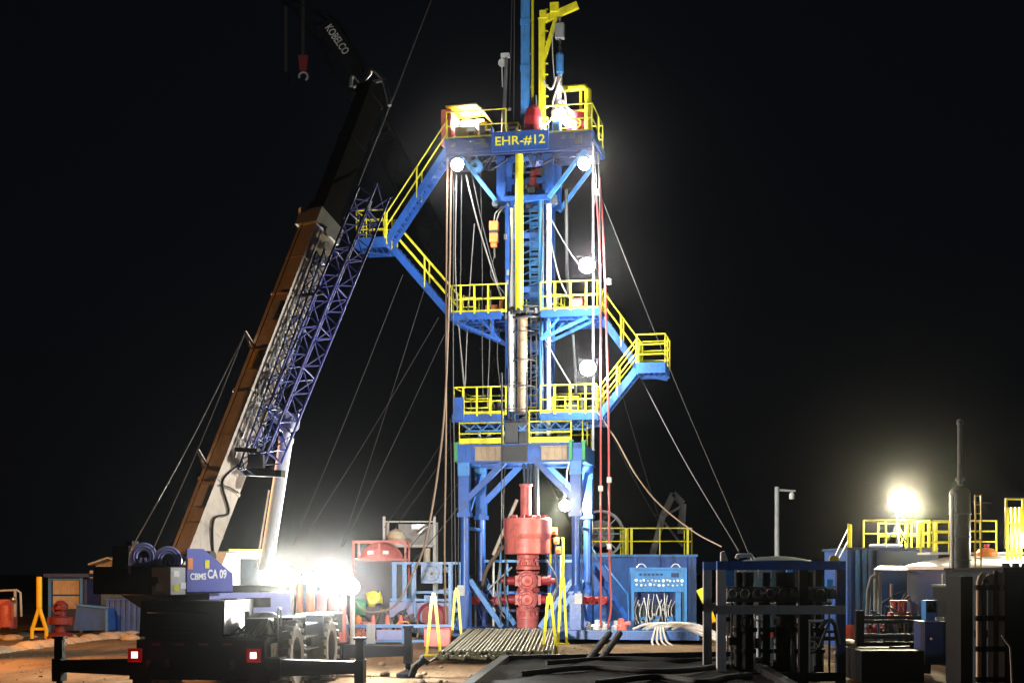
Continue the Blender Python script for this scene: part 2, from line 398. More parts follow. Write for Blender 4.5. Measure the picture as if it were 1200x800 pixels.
# railings of the three platforms
for (a, b, z, gl, gr) in ((x0, x1, z1, None, 1), (x20, x21, z2, 1, 1), (x30, x31, z3, 1, None)):
    xm = -.55
    rr([(a, -.2, z), (a, -1.5, z), (xm, -1.5, z)] if gl is None else [(a, -1.5, z), (xm, -1.5, z)], toe=.12, step=1.7)
    if z != z3: rr([(.8, -1.5, z), (b, -1.5, z)] if gr else [(.95, -1.5, z), (b, -1.5, z), (b, 1.4, z)], toe=.12, step=1.6)
    else: rr([(.9, -1.5, z), (b, -1.5, z), (b, 1.4, z)], toe=.12, step=1.2)
    rr([(a, 1.4, z), (b, 1.4, z)], step=1.5)
    rr([(b, .3, z), (b, 1.4, z)], step=1.2); rr([(a, .5, z), (a, 1.4, z)], step=1.2)
for (a, b, z) in ((x0 + .25, x0 + 1.25, z1), (1.15, 2.15, z1), (x20 + .3, x20 + .8, z2), (1.0, 1.5, z2), (x30 + 1.0, x30 + 1.6, z3), (-.6, -.2, z3)):
    m = Rm(); m.rail([(a, -.9, z), (b, -.9, z), (b, -.2, z)], h=.72, step=.5, r=.03, mids=1); m.build('inner_gate', yellow, rig)
# knee brackets below the middle platform and trusses below the lowest
for s, mt in ((-1, blue), (1, blue2)):  # right brackets get a paler blue, lamp light put into the paint
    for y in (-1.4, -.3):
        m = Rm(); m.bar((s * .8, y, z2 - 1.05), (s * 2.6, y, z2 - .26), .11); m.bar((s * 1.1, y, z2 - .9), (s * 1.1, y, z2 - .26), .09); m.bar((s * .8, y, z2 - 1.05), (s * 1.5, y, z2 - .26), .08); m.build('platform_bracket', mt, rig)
m = Rm()
for k in range(10):
    xx = x0 + .3 + k * .52; m.bar((xx, -1.3, z1 - .28), (xx + .26, -1.3, z1 - .55), .05); m.bar((xx + .26, -1.3, z1 - .55), (xx + .52, -1.3, z1 - .28), .05)
m.bar((x0 + .4, -1.3, z1 - .57), (x1 - .4, -1.3, z1 - .57), .07); m.build('platform_truss', blue2, rig)
m = Rm(); m.box((x0 + .2, -1.58, z1 + .28), (.42, .12, .85)); m.tube((x0 + .25, -1.66, z1 + .3), (x0 + .25, -1.7, z1 + .3), .07, n=10); m.build('junction_plate', blue, rig)
# middle platform ring around the mast
m = Rm()
for r0, zz in ((.66, z2 + .25), (.7, z2 + .05), (.66, z2 - .15)): m.torus((.1, -.65, zz), r0, .05, (0, 0, 1), 20, 6)
for k in range(14):
    t = k * 2 * PI / 14; m.box((.1 + .72 * math.cos(t), -.65 + .72 * math.sin(t), z2 + .08), (.14, .12, .2), t)
m.build('slip_bowl', dark, rig)
# top platform: fascia, under-frame and long struts
m = Rm()
for a, b in ((x30, -1.02), (1.16, x31)): m.bx(a, b, -1.62, -1.575, z3 - .52, z3 - .02)
for yy in (-1.45, -.5, .6): m.bx(x30, x31, yy - .08, yy + .08, z3 - .62, z3 - .27)
for k in range(5): xx = x30 + .5 + k * (x31 - x30 - 1) / 4; m.bx(xx - .06, xx + .06, -1.36, 1.3, z3 - .5, z3 - .265)
m.build('fascia', navy, rig)
for a, b, mt in ((x30 + .55, -1.0, blue2), (x31 - .3, 1.1, blue2)):
    for y in (-1.35, .9):
        m = Rm(); m.bar((a, y, z3 - .6), (b, y, z3 - 2.35), .15); m.build('strut', mt, rig)
m = Rm(); m.lathe((-1.75, -1.3, z3 - 1.0), [(.1, -.2), (.24, -.15), (.24, .15), (.1, .2)], 14, (0, 1, 0)); m.bar((-1.75, -1.3, z3 - .6), (-1.75, -1.3, z3 - 1.0), .06); m.build('sheave', blue2, rig)

# ---- mast: corner columns, cylinders, rails, ladder, lacing
colx = (-.74, .62)
zt = z3 - .6
for x in (-.60, .86):
    for y in (-.6, .55):
        m = Rm(); m.bar((x, y, 7.5), (x, y, zt), .27); m.build('mast_column', blue, rig)
m = Rm()
for k in range(26):
    zz = 8.0 + k * .42
    for y in (-.6, .55): m.bar((-.45, y, zz), (.72, y, zz + (.42 if k % 2 else -.0)), .05)
m.build('lacing', blue2, rig)
for k in range(5):
    m = Rm(); zz = 9.2 + k * 2.1
    m.bx(-.72, .98, -.76, -.742, zz, zz + .22).cut(); m.bx(-.72, .98, .70, .72, zz, zz + .22); m.build_each('mast_band', blue, rig)
m = Rm(); m.tube((1.02, -.95, z2 + .1), (1.02, -.95, zt - 1.9), .10, n=12); m.tube((1.02, -.95, 7.6), (1.02, -.95, z2 - .3), .08, n=12); m.build('hydraulic_cylinder', white, rig)
m = Rm(); m.tube((.72, -.95, z2 + .1), (.72, -.95, zt - 1.7), .11, n=12); m.tube((.72, -.95, 7.6), (.72, -.95, z2 - .3), .09, n=12); m.build('hydraulic_cylinder', blue2, rig)
m = Rm(); m.tube((-.40, -1.05, z1 + .2), (-.40, -1.05, z2 + .1), .14, n=14); m.tube((-.42, -1.0, z2 + .3), (-.42, -1.0, zt - 2), .07, n=12); m.build('hydraulic_cylinder', white, rig)
m = Rm(); m.tube((.02, -1.1, z1 + .1), (.02, -1.1, z2 - .1), .20, n=16)
for k in range(14): m.tube((.02, -1.1, z1 + .2 + k * .27), (.02, -1.1, z1 + .24 + k * .27), .218, n=16)
m.build('snubbing_tube', tubem, rig)
m = Rm(); px_ = R(608.5, 200, -1.25).x; m.tube((px_, -1.25, z2 + .12), (px_, -1.25, z3 - .62), .155, n=16); m.build('guide_tube', yellow, rig)
m = Rm()
for x in (.18, .55): m.bar((x, -.35, z2), (x, -.35, zt - 1.2), .06)
for k in range(17): m.tube((.18, -.35, z2 + .2 + k * .3), (.55, -.35, z2 + .2 + k * .3), .03, n=6); m.bx(.2, .53, -.33, -.31, z2 + .25 + k * .3, z2 + .4 + k * .3)
m.build('ladder', blue2, rig)
m = Rm()
for x in (.36, .58): m.bar((x, -1.15, z1 - .6), (x, -1.15, z2 - .2), .045)
for k in range(16): m.tube((.36, -1.15, z1 - .4 + k * .29), (.58, -1.15, z1 - .4 + k * .29), .02, n=6)
for zz in (z1 + .1, z1 + 1.1, z1 + 2.1, z1 + 3.2): m.torus((.1, -1.15, zz), .42, .022, (0, 0, 1), 18, 6)
m.build('caged_ladder', dark, rig)
m = Rm()
for x in (-.66, .3): m.bar((x, -1.72, 6.8), (x, -1.72, z1 + 1.6), .05)
for zz in (z1 - .35, z1 + .2, z1 + 1.1): m.bar((-.66, -1.72, zz), (.3, -1.72, zz), .04)
m.build('v_door_frame', dark, rig)
m = Rm(); m.tube((-.66, -1.9, .6), (-.64, -1.74, z1 + 1.5), .022); m.build('tag_line', dark, rig)
# jack head below the top platform
m = Rm()
for x in (-.84, 1.06): m.bx(x - .16, x + .16, -1.1, -.8, zt - 1.55, zt + .0)
for x in (-.84, 1.06): m.bx(x - .16, x + .16, .6, .9, zt - 1.55, zt + .0)
m.bx(-1.0, 1.22, -1.12, -.79, zt - 1.75, zt - 1.553); m.bx(-1.0, 1.22, -.78, .9, zt - 1.72, zt - 1.6)
m.bx(-.66, .88, -1.0, -.9, zt - .2, zt - .02)
m.build('jack_head', blue, rig)
m = Rm(); m.lathe((.36, -.6, zt - 1.2), [(.15, 0), (.22, .08), (.22, .4), (.15, .45), (.15, .65), (.08, .75)], 16); m.box((.55, -.6, zt - .55), (.2, .25, .25)); m.build('rotary_motor', deepred, rig)
m = Rm()
for k in range(18):
    x = random.uniform(-.65, .95); zz = zt - random.uniform(.1, 1.9); m.box((x, -.75 + random.uniform(-.1, .2), zz), (random.uniform(.08, .3), .2, random.uniform(.08, .3)))
for x in (-1.05, 1.25): m.box((x, -1.0, zt - 1.75), (.22, .25, .3)); m.tube((x, -1.15, zt - 1.8), (x, -.8, zt - 1.8), .13, n=12)
m.build('jack_fittings', tank_grey, rig)
# name board
sc_ = R(606.5, 172, -1.75); m = Rm(); m.bx(-1.02, 1.13, -1.76, -1.70, z3 - .56, z3 + .14); m.bx(-1.05, 1.16, -1.765, -1.695, z3 - .61, z3 - .562); m.bx(-1.05, -1.0, -1.77, -1.69, z3 - .56, z3 + .35); m.bx(1.10, 1.16, -1.77, -1.69, z3 - .56, z3 + .35)
board = m.build('name_board', blue, rig)
letters('EHR-#12', .47, RM @ Matrix.Translation((.05, -1.772, z3 - .23)) @ Matrix.Rotation(PI / 2, 4, 'X'), signtext, board, sx=1.12, bold=.004)

# ---- stairs and landings
def stair(p, q, y0, y1, n):
    """p upper, q lower in rig x, z; between y0 and y1"""
    m = Rm(); (xa, za), (xb, zb) = p, q
    for y in (y0, y1): m.bar((xa, y, za - .12), (xb, y, zb - .12), .05, .26)
    for k in range(n):
        t = (k + .5) / n; x, z = xa + (xb - xa) * t, za + (zb - za) * t
        m.box((x, (y0 + y1) / 2, z - .02), (.24, y1 - y0 - .055, .035)); m.box((x + (.10 if xb > xa else -.10), (y0 + y1) / 2, z - .05), (.02, y1 - y0 - .055, .07))
    f = m.build('stair_flight', blue, rig)
    for y in (y0, y1):
        m = Rm(); m.rail([(xa, y, za), (xb, y, zb)], h=1.0, step=2.4, mids=1, r=.028)
        for t in (0, .5, 1):
            x, z = xa + (xb - xa) * t, za + (zb - za) * t; m.tube((x, y, z - .2), (x, y, z + 1.0), .034, n=6)
        m.build('handrail', yellow, f)
    return f
la = R(422, 284, -.9); lb = R(455, 284, -.9); zl = R(438, 281, -1.2).z
stair((x30 - .02, z3 - .15), (lb.x + .05, zl), -1.3, -.55, 16)
stair((lb.x + .02, zl - .05), (x20 - .02, z2 - .05), -.45, .3, 15)
def landing(xa, xb, z, mt=blue):
    m = Rm(); m.bx(xa, xb, -1.35, .35, z - .05, z); m.bx(xa - .05, xb, -1.41, -1.352, z - .34, z + .06); m.bx(xa - .05, xb, .352, .41, z - .34, z + .06)
    m.bx(xa - .05, xa - .003, -1.35, .35, z - .34, z + .06); m.bx(xb - .05, xb - .003, -1.30, .30, z - .3, z - .055)
    for k in range(4): m.bx(xa + .1 + k * .22, xa + .14 + k * .22, -1.33, .33, z - .25, z - .055)
    m.bar((xa + .2, -.5, z - .34), (xb, -.5, z - .5), .08)
    return m.build('stair_landing', mt, rig)
l1 = landing(la.x, lb.x, zl)
m = Rm(); m.rail([(lb.x, -1.38, zl), (la.x, -1.38, zl), (la.x, .38, zl), (lb.x, .38, zl)], h=1.12, step=1.1, mids=2); m.rail([(la.x + .35, -1.2, zl), (lb.x - .1, -1.2, zl)], h=.8, mids=1, step=.5); m.build('railing', yellow, l1)
ra = R(748, 430, -.9); rb = R(781, 430, -.9); zr = R(765, 427, -1.2).z
stair((x21 + .02, z2 - .05), (ra.x + .02, zr), -.45, .3, 11)
stair((ra.x - .02, zr - .05), (x1 + .02, z1 - .05), -1.3, -.55, 12)
l2 = landing(ra.x, rb.x, zr)
m = Rm(); m.rail([(ra.x, -1.38, zr), (rb.x, -1.38, zr), (rb.x, .38, zr), (ra.x, .38, zr)], h=1.12, step=1.1, mids=2); m.build('railing', yellow, l2)

# ---- pole mast rising from the top platform, out of the picture
m = Rm(); gx = R(616.5, 80, -.4).x; m.bar((gx, -.4, z3), (gx, -.4, z3 + 8.5), .36, .30)
for k in range(5): m.bx(gx - .2, gx + .2, -.57, -.553, z3 + 1 + k * 1.8, z3 + 1.25 + k * 1.8)
gp = m.build('gin_pole', blue2, rig)
m = Rm(); yx = R(624.5, 80, -.4).x; m.tube((yx, -.45, z3), (yx, -.45, z3 + 8.5), .055, n=8)
for k in range(6): m.bar((gx, -.45, z3 + .9 + k * 1.3), (yx, -.45, z3 + .9 + k * 1.3), .05)
m.build('guide_rail', yellow, gp)

# pipework standing behind the wellhead between the rear legs
for i, (px, y0p, y1p, r, mt) in enumerate(((578, 655, 728, .05, pale), (586, 640, 728, .04, blue2), (594, 660, 728, .06, blue2), (645, 655, 728, .05, blue2), (651, 628, 728, .06, blue), (657, 650, 728, .04, pale))):
    m = Rm(); q0, q1 = R(px, y0p, 1.1), R(px, y1p, 1.1); m.tube((q0.x, 1.1, .44), (q0.x, 1.1, q0.z), r, n=8); m.lathe((q0.x, 1.1, 1.0 + .2 * i), [(r, 0), (r + .06, 0), (r + .06, .12), (r, .12)], 10); m.build('rear_pipe', mt, rig)
for py, mt in ((657, blue2), (694, blue), (715, navy)):
    m = Rm(); q = R(600, py, 1.25); m.bar((-2.0, 1.25, q.z), (2.0, 1.25, q.z), .1); m.build('rear_tie', mt, rig)
m = Rm(); q0, q1 = R(606, 585, -.6), R(578, 650, -.6); m.tube(q0, q1, .07, n=10); m.build('flow_line', cream, rig)
for p0, p1 in (((572, 690), (600, 664)), ((570, 700), (592, 724)), ((640, 712), (652, 690))):
    m = Rm(); m.tube(R(*p0, .5), R(*p1, .5), .035); m.build('rear_pipe', pale, rig)

# gussets, bolted plates, conduits and small fittings that break up the steelwork
for sx in (-1, 1):
    for sy in (-1, 1):
        x, y = sx * 2.17, sy * 1.45
        m = Rm(); m.box((x, y - .215 * 1, 6.55), (.46, .03, .5))
        for i in (-1, 1):
            for j in (-1, 0, 1): m.tube((x + i * .16, y - .23, 6.55 + j * .17), (x + i * .16, y - .26, 6.55 + j * .17), .03, n=6)
        m.build('joint_plate', blue2, rig)
        m = Rm(); m.path([(x + .21 * sx, y - .1, .6), (x + .23 * sx, y - .1, 3.2), (x + .22 * sx, y - .12, 5.0), (x + .24 * sx, y - .1, 6.7)], .022); m.build('conduit', dark, rig)
for k, (x, z) in enumerate(((-2.25, 1.9), (2.3, 1.6))):
    m = Rm(); m.box((x, -1.72, z), (.28, .12, .4)); m.build('junction_box', pale, rig)
for k, x in enumerate((-.52, -.30, .78)):
    m = Rm(); pts = [(x, -1.0, 8.2), (x + .05, -1.15, 10), (x - .04, -1.1, 12.2), (x + .06, -1.12, 14.5), (x, -1.0, 17)]; m.path(smooth_pts(pts, 5), .03); m.build('mast_hose', (dark, hosewhite, hosegrey)[k], rig)
m = Rm()
for k in range(24):
    x = random.choice((-.6, .86)) + random.uniform(-.12, .12); m.box((x, -.78, random.uniform(8, 17.5)), (.12, .06, random.uniform(.08, .25)))
    m.cut()
m.build_each('mast_clamp', grey, rig)
for k, (a, b, z) in enumerate(((-2.0, -1.2, z1), (1.3, 2.1, z1), (-1.9, -1.1, z2), (1.5, 2.2, z2))):
    m = Rm(); m.box(((a + b) / 2, .4, z + .32), (.45, .4, .6)); m.tube(((a + b) / 2 + .4, .3, z + .02), ((a + b) / 2 + .4, .3, z + .8), .09, n=10); m.build('deck_locker', (grey, pale, orange, grey)[k], rig)
for (a, b, z) in ((x0, -.75, z1), (.95, x1, z1), (x20, -.85, z2), (.95, x21, z2)):
    m = Rm(); m.rail([(a + .1, .9, z), (b - .05, .9, z)], h=1.05, step=.9, mids=1, r=.024); m.build('inner_railing', yellow, rig)
    for k in range(3):
        xx = a + (b - a) * (k + .7) / 3.4; m = Rm(); m.bar((xx, -1.56, z - .02), (xx, -1.56, z + 1.1), .07, .03); m.build('rail_post', yellow, rig)
for z, yq in ((z1, -.1), (z2, .2)):
    m = Rm(); m.rail([(-.85, yq + .9, z), (.95, yq + .9, z)], h=1.1, step=.6, mids=1); m.build('railing', yellow, rig)
m = Rm()
for k in range(18):
    x = random.uniform(x30 + .2, x31 - .2)
    if abs(x - .05) < 1.1: continue
    m.box((x, -1.64, z3 - random.uniform(.08, .45)), (random.uniform(.05, .25), .05, random.uniform(.05, .2))); m.cut()
m.build_each('fascia_fitting', tank_grey, rig)
m = Rm()
for k in range(9):
    x = random.uniform(-2.3, 2.3); m.path(smooth_pts([(x, -1.2, z3 - .6), (x + random.uniform(-.3, .3), -1.25, z3 - 1.0 - random.random() * .4), (x + random.uniform(.3, .8), -1.2, z3 - .62)], 5), .022); m.cut()
m.build_each('cable_loop', dark, rig)
# ------------------------------------------------------------------ rough terrain crane
KA = R_(-4.8)
crane = thing('mobile_crane', 'dark and blue rough terrain crane on outriggers with raised telescopic boom seen from behind', 'crane', (-6.1, 34.3, 0), KA)
KM = root_matrix(crane)
def Km(): return MB(KM)
SM = Matrix.Translation((-6.5, 34.2, 0)) @ Matrix.Rotation(R_(-33), 4, 'Z')
def Sm(): return MB(SM)
# carrier
m = Km(); m.bx(-1.2, 1.2, -3.5, 3.6, .72, 1.15); m.bx(-1.42, 1.30, -3.62, -3.503, .55, 1.2); m.bx(-1.3, 1.3, -3.45, -1.0, 1.152, 1.25); m.bx(-1.0, 1.0, -.9, 1.0, 1.152, 1.5)
m.bx(-1.2, 1.2, 3.603, 3.9, .6, 1.2); m.build('chassis', black, crane)
m = Km(); m.prism([(-1.42, -3.45, 1.253), (.34, -3.45, 1.253), (.34, -3.35, 2.0), (-1.42, -3.35, 2.0)], (0, 2.5, 0))
for k in range(6): m.bx(-1.2, .15, -3.50, -3.47, 1.33 + k * .1, 1.36 + k * .1)
m.build('engine_hood', black, crane)
m = Km(); m.prism([(.344, -3.4, 1.3), (.344, -3.3, 2.0), (.344, -2.5, 1.95), (.344, -1.9, 1.6), (.344, -1.4, 1.3)], (.03, 0, 0)); m.build('hood_side_panel', pale, crane)
m = Km(); m.lathe((.85, -1.9, 1.32), [(.0, 0), (.4, 0), (.42, .12), (.38, .3), (.2, .4), (0, .42)], 18); m.tube((.55, -2.2, 1.3), (.55, -2.2, 1.75), .06); m.box((.95, -2.7, 1.45), (.5, .5, .35)); m.build('hydraulic_reservoir', dark, crane)
m = Km(); m.path([(1.3, -2.5, .8), (1.3, -2.5, 1.75), (1.3, -2.42, 1.82), (1.3, -2.3, 1.82), (1.3, -2.22, 1.75), (1.3, -2.22, .8)], .022)
for k in range(3): m.bar((1.3, -2.5, .95 + k * .25), (1.3, -2.22, .95 + k * .25), .025)
m.build('access_handrail', pale, crane)
m = Km(); m.bx(.9, 1.58, .85, 3.05, 1.55, 1.6); m.bx(.9, 1.58, 3.053, 3.1, 1.1, 1.6); m.bx(.9, 1.58, .8, .847, 1.1, 1.6); m.build('front_fender', tank_grey, crane)
m = Km(); m.bx(.85, 1.55, -2.2, -.95, 1.58, 1.62); m.bx(.85, 1.55, -.947, -.9, 1.0, 1.62); m.build('rear_fender', black, crane)
m = Km()
for k in range(4): m.bx(1.05, 1.5, -.75, .65, .55 + k * .28, .59 + k * .28)
m.bx(1.05, 1.1, -.8, .7, .5, 1.5); m.build('side_steps', dark, crane)
for x in (-1.33, 1.33):
    for y in (-1.85, 1.85):
        s = 1 if x > 0 else -1
        m = Km(); m.lathe((x - s * .2, y, .77), [(.0, .30), (.12, .34), (.16, .25), (.33, .22), (.40, .40), (.43, .42)], 24, (s, 0, 0))
        for k in range(8): m.lathe((x + s * .06, y + .24 * math.sin(k * PI / 4), .77 + .24 * math.cos(k * PI / 4)), [(.03, 0), (.03, .05), (0, .05)], 6, (s, 0, 0))
        wh = m.build('wheel', dark, crane)
        m = Km(); ax = (s, 0, 0)
        m.lathe((x - s * .25, y, .77), [(.42, 0), (.62, .0), (.72, .06), (.75, .16), (.75, .36), (.72, .45), (.60, .5), (.42, .48)], 32, ax)
        for k in range(22):
            for xx, dt in ((.10, .0), (.40, .14)):
                t = 2 * PI * k / 22 + dt; up = V(0, math.sin(t), math.cos(t)); a = V(0, math.cos(t), -math.sin(t))
                c = V(x - s * .25 + s * xx, y, .77) + up * .757
                m.bar(c - V(.12, 0, 0), c + V(.12, 0, 0) + a * .05, .07, .06, up)
        m.build('tyre', rubber, wh)
for y in (-3.25, 3.25):
    m = Km(); m.bx(-1.6, 1.6, y - .3, y + .3, .36, .82); m.build('outrigger_box', black, crane)
    for s in (-1, 1):
        m = Km()
        m.prism([(s * 1.3, y - .14, .42), (s * 3.3, y - .14, .50), (s * 3.3, y - .14, .74), (s * 1.3, y - .14, .79)], (0, .28, 0))
        ob = m.build('outrigger_beam', black, crane)
        m = Km(); m.bx(s * 3.13, s * 3.32, y - .18, y + .18, .30, .78); m.box((s * 3.22, y, .97), (.17, .17, .5)); m.box((s * 3.22, y, 1.22), (.24, .22, .05))
        m.tube((s * 3.22, y, .1), (s * 3.22, y, .4), .07, n=10); m.lathe((s * 3.22, y, .0), [(.3, -.04), (.3, .05), (.12, .12), (.08, .14)], 16); m.build('outrigger_jack', black, ob)
for x in (-1.45, 1.06):
    m = Km(); m.bx(x - .13, x + .17, -3.70, -3.624, .74, 1.02); h = m.build('tail_lamp', darkred, crane)
    m = Km(); m.bx(x - .11, x + .15, -3.712, -3.703, .77, 1.0); l = m.build('lens', tailred, h)
    m = Km(); m.bx(x - .045, x + .085, -3.722, -3.714, .82, .95); m.build('bulb', taillens, h)
    lamp_light(h, (x + .02, -3.85, .88), 2.0, (1, .06, .05), .05)
# superstructure
m = Sm(); m.bx(-.9, .9, -1.6, 1.05, 1.55, 2.14); m.build('turntable_skirt', lavender, crane)
for a, b in ((-1.25, -.75), (-.45, .35)):
    m = Sm(); m.bx(.902, .915, a, b, 1.80, 2.02); m.build('skirt_window', black, crane)
m = Sm(); m.bx(-.9, .9, -2.1, 1.0, 2.15, 2.30); m.tube((0, 0, 1.5), (0, 0, 1.56), .8, n=24); m.prism([(-.8, -2.6, 2.1), (.8, -2.6, 2.1), (.5, -1.7, 1.5), (-.5, -1.7, 1.5)], (0, .3, 0)); m.build('turntable', black, crane)
m = Sm(); m.prism([(-1.22, -3.0, 2.12), (1.05, -3.0, 2.12), (1.15, -2.15, 2.12), (-1.22, -2.15, 2.12)], (0, 0, .6)); m.bx(-1.0, .8, -3.02, -3.003, 2.3, 2.5); m.build('counterweight', black, crane)
m = Sm(); m.bx(.62, 1.18, -3.02, -2.60, 2.13, 2.70); cwp = m.build('counterweight_end', pale, crane)
for i, (a, zz, mt) in enumerate(((-2.95, 2.5, white), (-2.75, 2.25, white), (-2.95, 2.2, yellow))):
    m = Sm(); m.bx(1.182, 1.19, a, a + .16, zz, zz + .13); m.build('sticker', mt, cwp)
m = Sm(); m.bx(.75, 1.0, -3.032, -3.022, 2.2, 2.36); m.build('sticker', white, cwp)
for x in (-.62, 1.17):
    m = Sm(); m.prism([(x, -2.58, 2.18), (x, -1.2, 2.18), (x, -1.2, 2.57), (x, -2.1, 3.10), (x, -2.58, 3.10)], (.04, 0, 0)); sp = m.build('side_plate', craneblue, crane)
TM = SM @ Matrix.Translation((1.213, -2.02, 2.50)) @ Matrix(((0, 0, 1, 0), (1, 0, 0, 0), (0, 1, 0, 0), (0, 0, 0, 1)))
letters('CBMS', .19, TM @ Matrix.Translation((-.24, 0, 0)), whitetext, sp, bold=.006)
letters('CA 09', .26, TM @ Matrix.Translation((.33, .05, 0)), whitetext, sp, sx=.85, bold=.008)
m = Sm(); m.bx(1.212, 1.222, -2.06, -1.93, 2.68, 2.86); m.build('warning_sticker', yellow, sp)
m = Sm(); m.bx(1.212, 1.222, -2.56, -2.42, 2.66, 2.9); m.build('warning_sticker', orange, sp)
m = Sm(); m.bx(-.5, 1.1, -1.9, -1.3, 2.35, 2.6); m.tube((-.5, -1.75, 2.95), (1.15, -1.75, 2.95), .11, n=12); m.build('boom_pivot', dark, crane)
for px, py in ((168.5, 652), (197, 656)):
    c = at(px, py, 31.75); m = MB()
    for rr_, tr in ((.27, .035), (.215, .04), (.16, .035)): m.torus(c + V(0, -.02, 0), rr_, tr, (0, -1, 0), 26, 8)
    for sx in (-1, 1):
        m.bar(c + V(sx * .26, -.02, -.1), c + V(sx * .30, -.02, -.36), .06); m.bar(c + V(sx * .04, -.05, -.02), c + V(sx * .10, -.05, -.34), .045)
    wd = m.build('winch_flange', lavender, crane, 'pale violet round hoist drum flange')
    m = MB(); m.tube(c + V(0, .02, 0), c + V(0, .35, 0), .15, n=16); m.build('drum', black, wd)
m = Sm(); m.bx(-.2, 1.0, -2.6, -2.2, 2.722, 2.76); m.box((-.75, -2.4, 2.95), (.5, .5, .45)); m.box((-.65, -2.4, 3.22), (.2, .2, .12)); m.box((-.9, -2.5, 2.8), (.15, .3, .4)); m.build('winch_motor', black, crane)
# operator cab beside the boom foot
m = Sm(); m.prism([(-1.35, .1, 1.6), (-1.35, 2.0, 1.6), (-1.35, 2.0, 2.2), (-1.35, 1.7, 3.05), (-1.35, .3, 3.05), (-1.35, .1, 2.7)], (.95, 0, 0)); m.bx(-1.30, -.45, .4, 1.65, 3.053, 3.09); cab = m.build('operator_cab', white, crane)
m = Sm(); m.prism([(-.397, .75, 1.75), (-.397, 1.9, 1.75), (-.397, 1.9, 2.2), (-.397, 1.62, 2.92), (-.397, .75, 2.92)], (.01, 0, 0)); m.build('window', glass, cab)
m = Sm(); m.bx(-1.2, -.55, .085, .098, 2.1, 2.65); m.build('window', glass, cab)
m = Sm(); m.tube((-.35, .3, 3.12), (-.35, 1.9, 3.12), .03); m.build('grab_rail', yellow, cab)
# boom
AZ, EL = R_(33), R_(62)
bd = V(math.sin(AZ) * math.cos(EL), math.cos(AZ) * math.cos(EL), math.sin(EL)); bs = V(math.cos(AZ), -math.sin(AZ), 0); bn = bs.cross(bd)
B0 = V(-7.22, 33.05, 2.75)
def bp(l, s=0, n=0): return B0 + bd * l + bs * s + bn * n
def boomsec(m, l0, l1, w, h, n0=0):
    return m.hexa([bp(l0, s * w / 2, n0 + t * h / 2) for s, t in ((-1, -1), (1, -1), (1, 1), (-1, 1))], [bp(l1, s * w / 2, n0 + t * h / 2) for s, t in ((-1, -1), (1, -1), (1, 1), (-1, 1))])
m = MB(); boomsec(m, -.3, 9.7, .56, .80)
for l in (2.0, 4.4, 7.2): boomsec(m, l, l + .07, .60, .84)
for l in (.9, 3.2, 5.6, 8.3): boomsec(m, l, l + .025, .575, .815)
bb = m.build('boom_base', cream, crane)
m = MB(); boomsec(m, 9.3, 9.75, .70, .95)
for k in range(6): m.box(bp(9.5 + random.uniform(-.5, .3), random.uniform(-.4, .45), random.uniform(-.4, .55)), (.22, .2, .2), random.random())
for k in range(3): m.lathe(bp(8.6 + k * .35, .33, -.2 + .12 * k), [(0, 0), (.12, 0), (.12, .1), (0, .1)], 12, bs)
m.build('boom_collar', pale, bb)
m = MB(); boomsec(m, 9.6, 14.0, .42, .62); m.build('boom_extension', black, crane)  # black puts the darkness of the unlit upper boom into its paint
m = MB(); m.tube(bp(14.1, -.5, .2), bp(14.1, .5, .2), .05, n=8); m.path(smooth_pts([bp(14.0, -.5, .3), bp(14.25, -.42, .45), bp(14.1, -.2, .3), bp(14.25, .05, .35), bp(14.3, .2, .45), bp(14.1, .45, .2), bp(13.7, .62, 0), bp(13.45, .7, -.1)]), .055)
m.lathe(bp(13.9, -.05, -.3), [(0, 0), (.2, 0), (.2, .1), (0, .1)], 14, bs); m.build('boom_head', steel, crane)
m = MB()
for l in (2.3, 5.6): m.bar(bp(l, -.25, .4), bp(l + .35, -.38, .65), .05); m.bar(bp(l, -.1, .4), bp(l + .35, -.38, .65), .05); m.cut()
m.build_each('rope_guide', cream, bb)
m = MB(); m.path(smooth_pts([bp(.4, .30, -.3), bp(1.1, .34, .1), bp(1.5, .33, -.25), bp(2.0, .33, .25), bp(2.6, .33, .0)]), .03); m.path(smooth_pts([bp(1.9, .34, .3), bp(2.0, .34, 0), bp(2.05, .34, -.3)]), .02); m.build('boom_hose', rubberblk, bb)
# stowed lattice jib strapped to the side of the boom
def lattice(m, A, Bq, w0, w1, side, up, n, r=.03, rb=.017):
    A, Bq = Vector(A), Vector(Bq); c = [(-1, -1), (1, -1), (1, 1), (-1, 1)]
    pa = lambda t, i: A.lerp(Bq, t) + (side * c[i][0] + up * c[i][1]) * (w0 + (w1 - w0) * t) / 2
    for i in range(4): m.tube(pa(0, i), pa(1, i), r, n=6)
    for k in range(n):
        for i in range(4):
            j = (i + 1) % 4; t0, t1 = k / n, (k + 1) / n
            a, b = (i, j) if k % 2 else (j, i)
            m.tube(pa(t0, a), pa(t1, b), rb, n=5, cap=False)
            if k % 3 == 0: m.tube(pa(t0, i), pa(t0, j), rb, n=5, cap=False)
    return m
lattice(MB(), bp(2.85, .95, -.15), bp(10.6, 1.18, -.20), .52, .56, bs, bn, 20).build('lattice_jib', jibblue, crane)
lattice(MB(), bp(2.5, .50, -.15), bp(8.6, .52, .05), .26, .24, bs, bn, 22, .026, .015).build('jib_extension', navy, crane)
m = MB(); m.bar(bp(2.6, .3, -.3), bp(2.6, 1.35, -.45), .16); m.bar(bp(2.9, .3, .2), bp(2.9, .9, .1), .1); m.box(bp(2.75, .75, -.1), (.35, .3, .3)); m.cut(); m.bar(bp(7.4, .28, 0), bp(7.4, .95, 0), .08); m.build_each('jib_bracket', dark, crane)
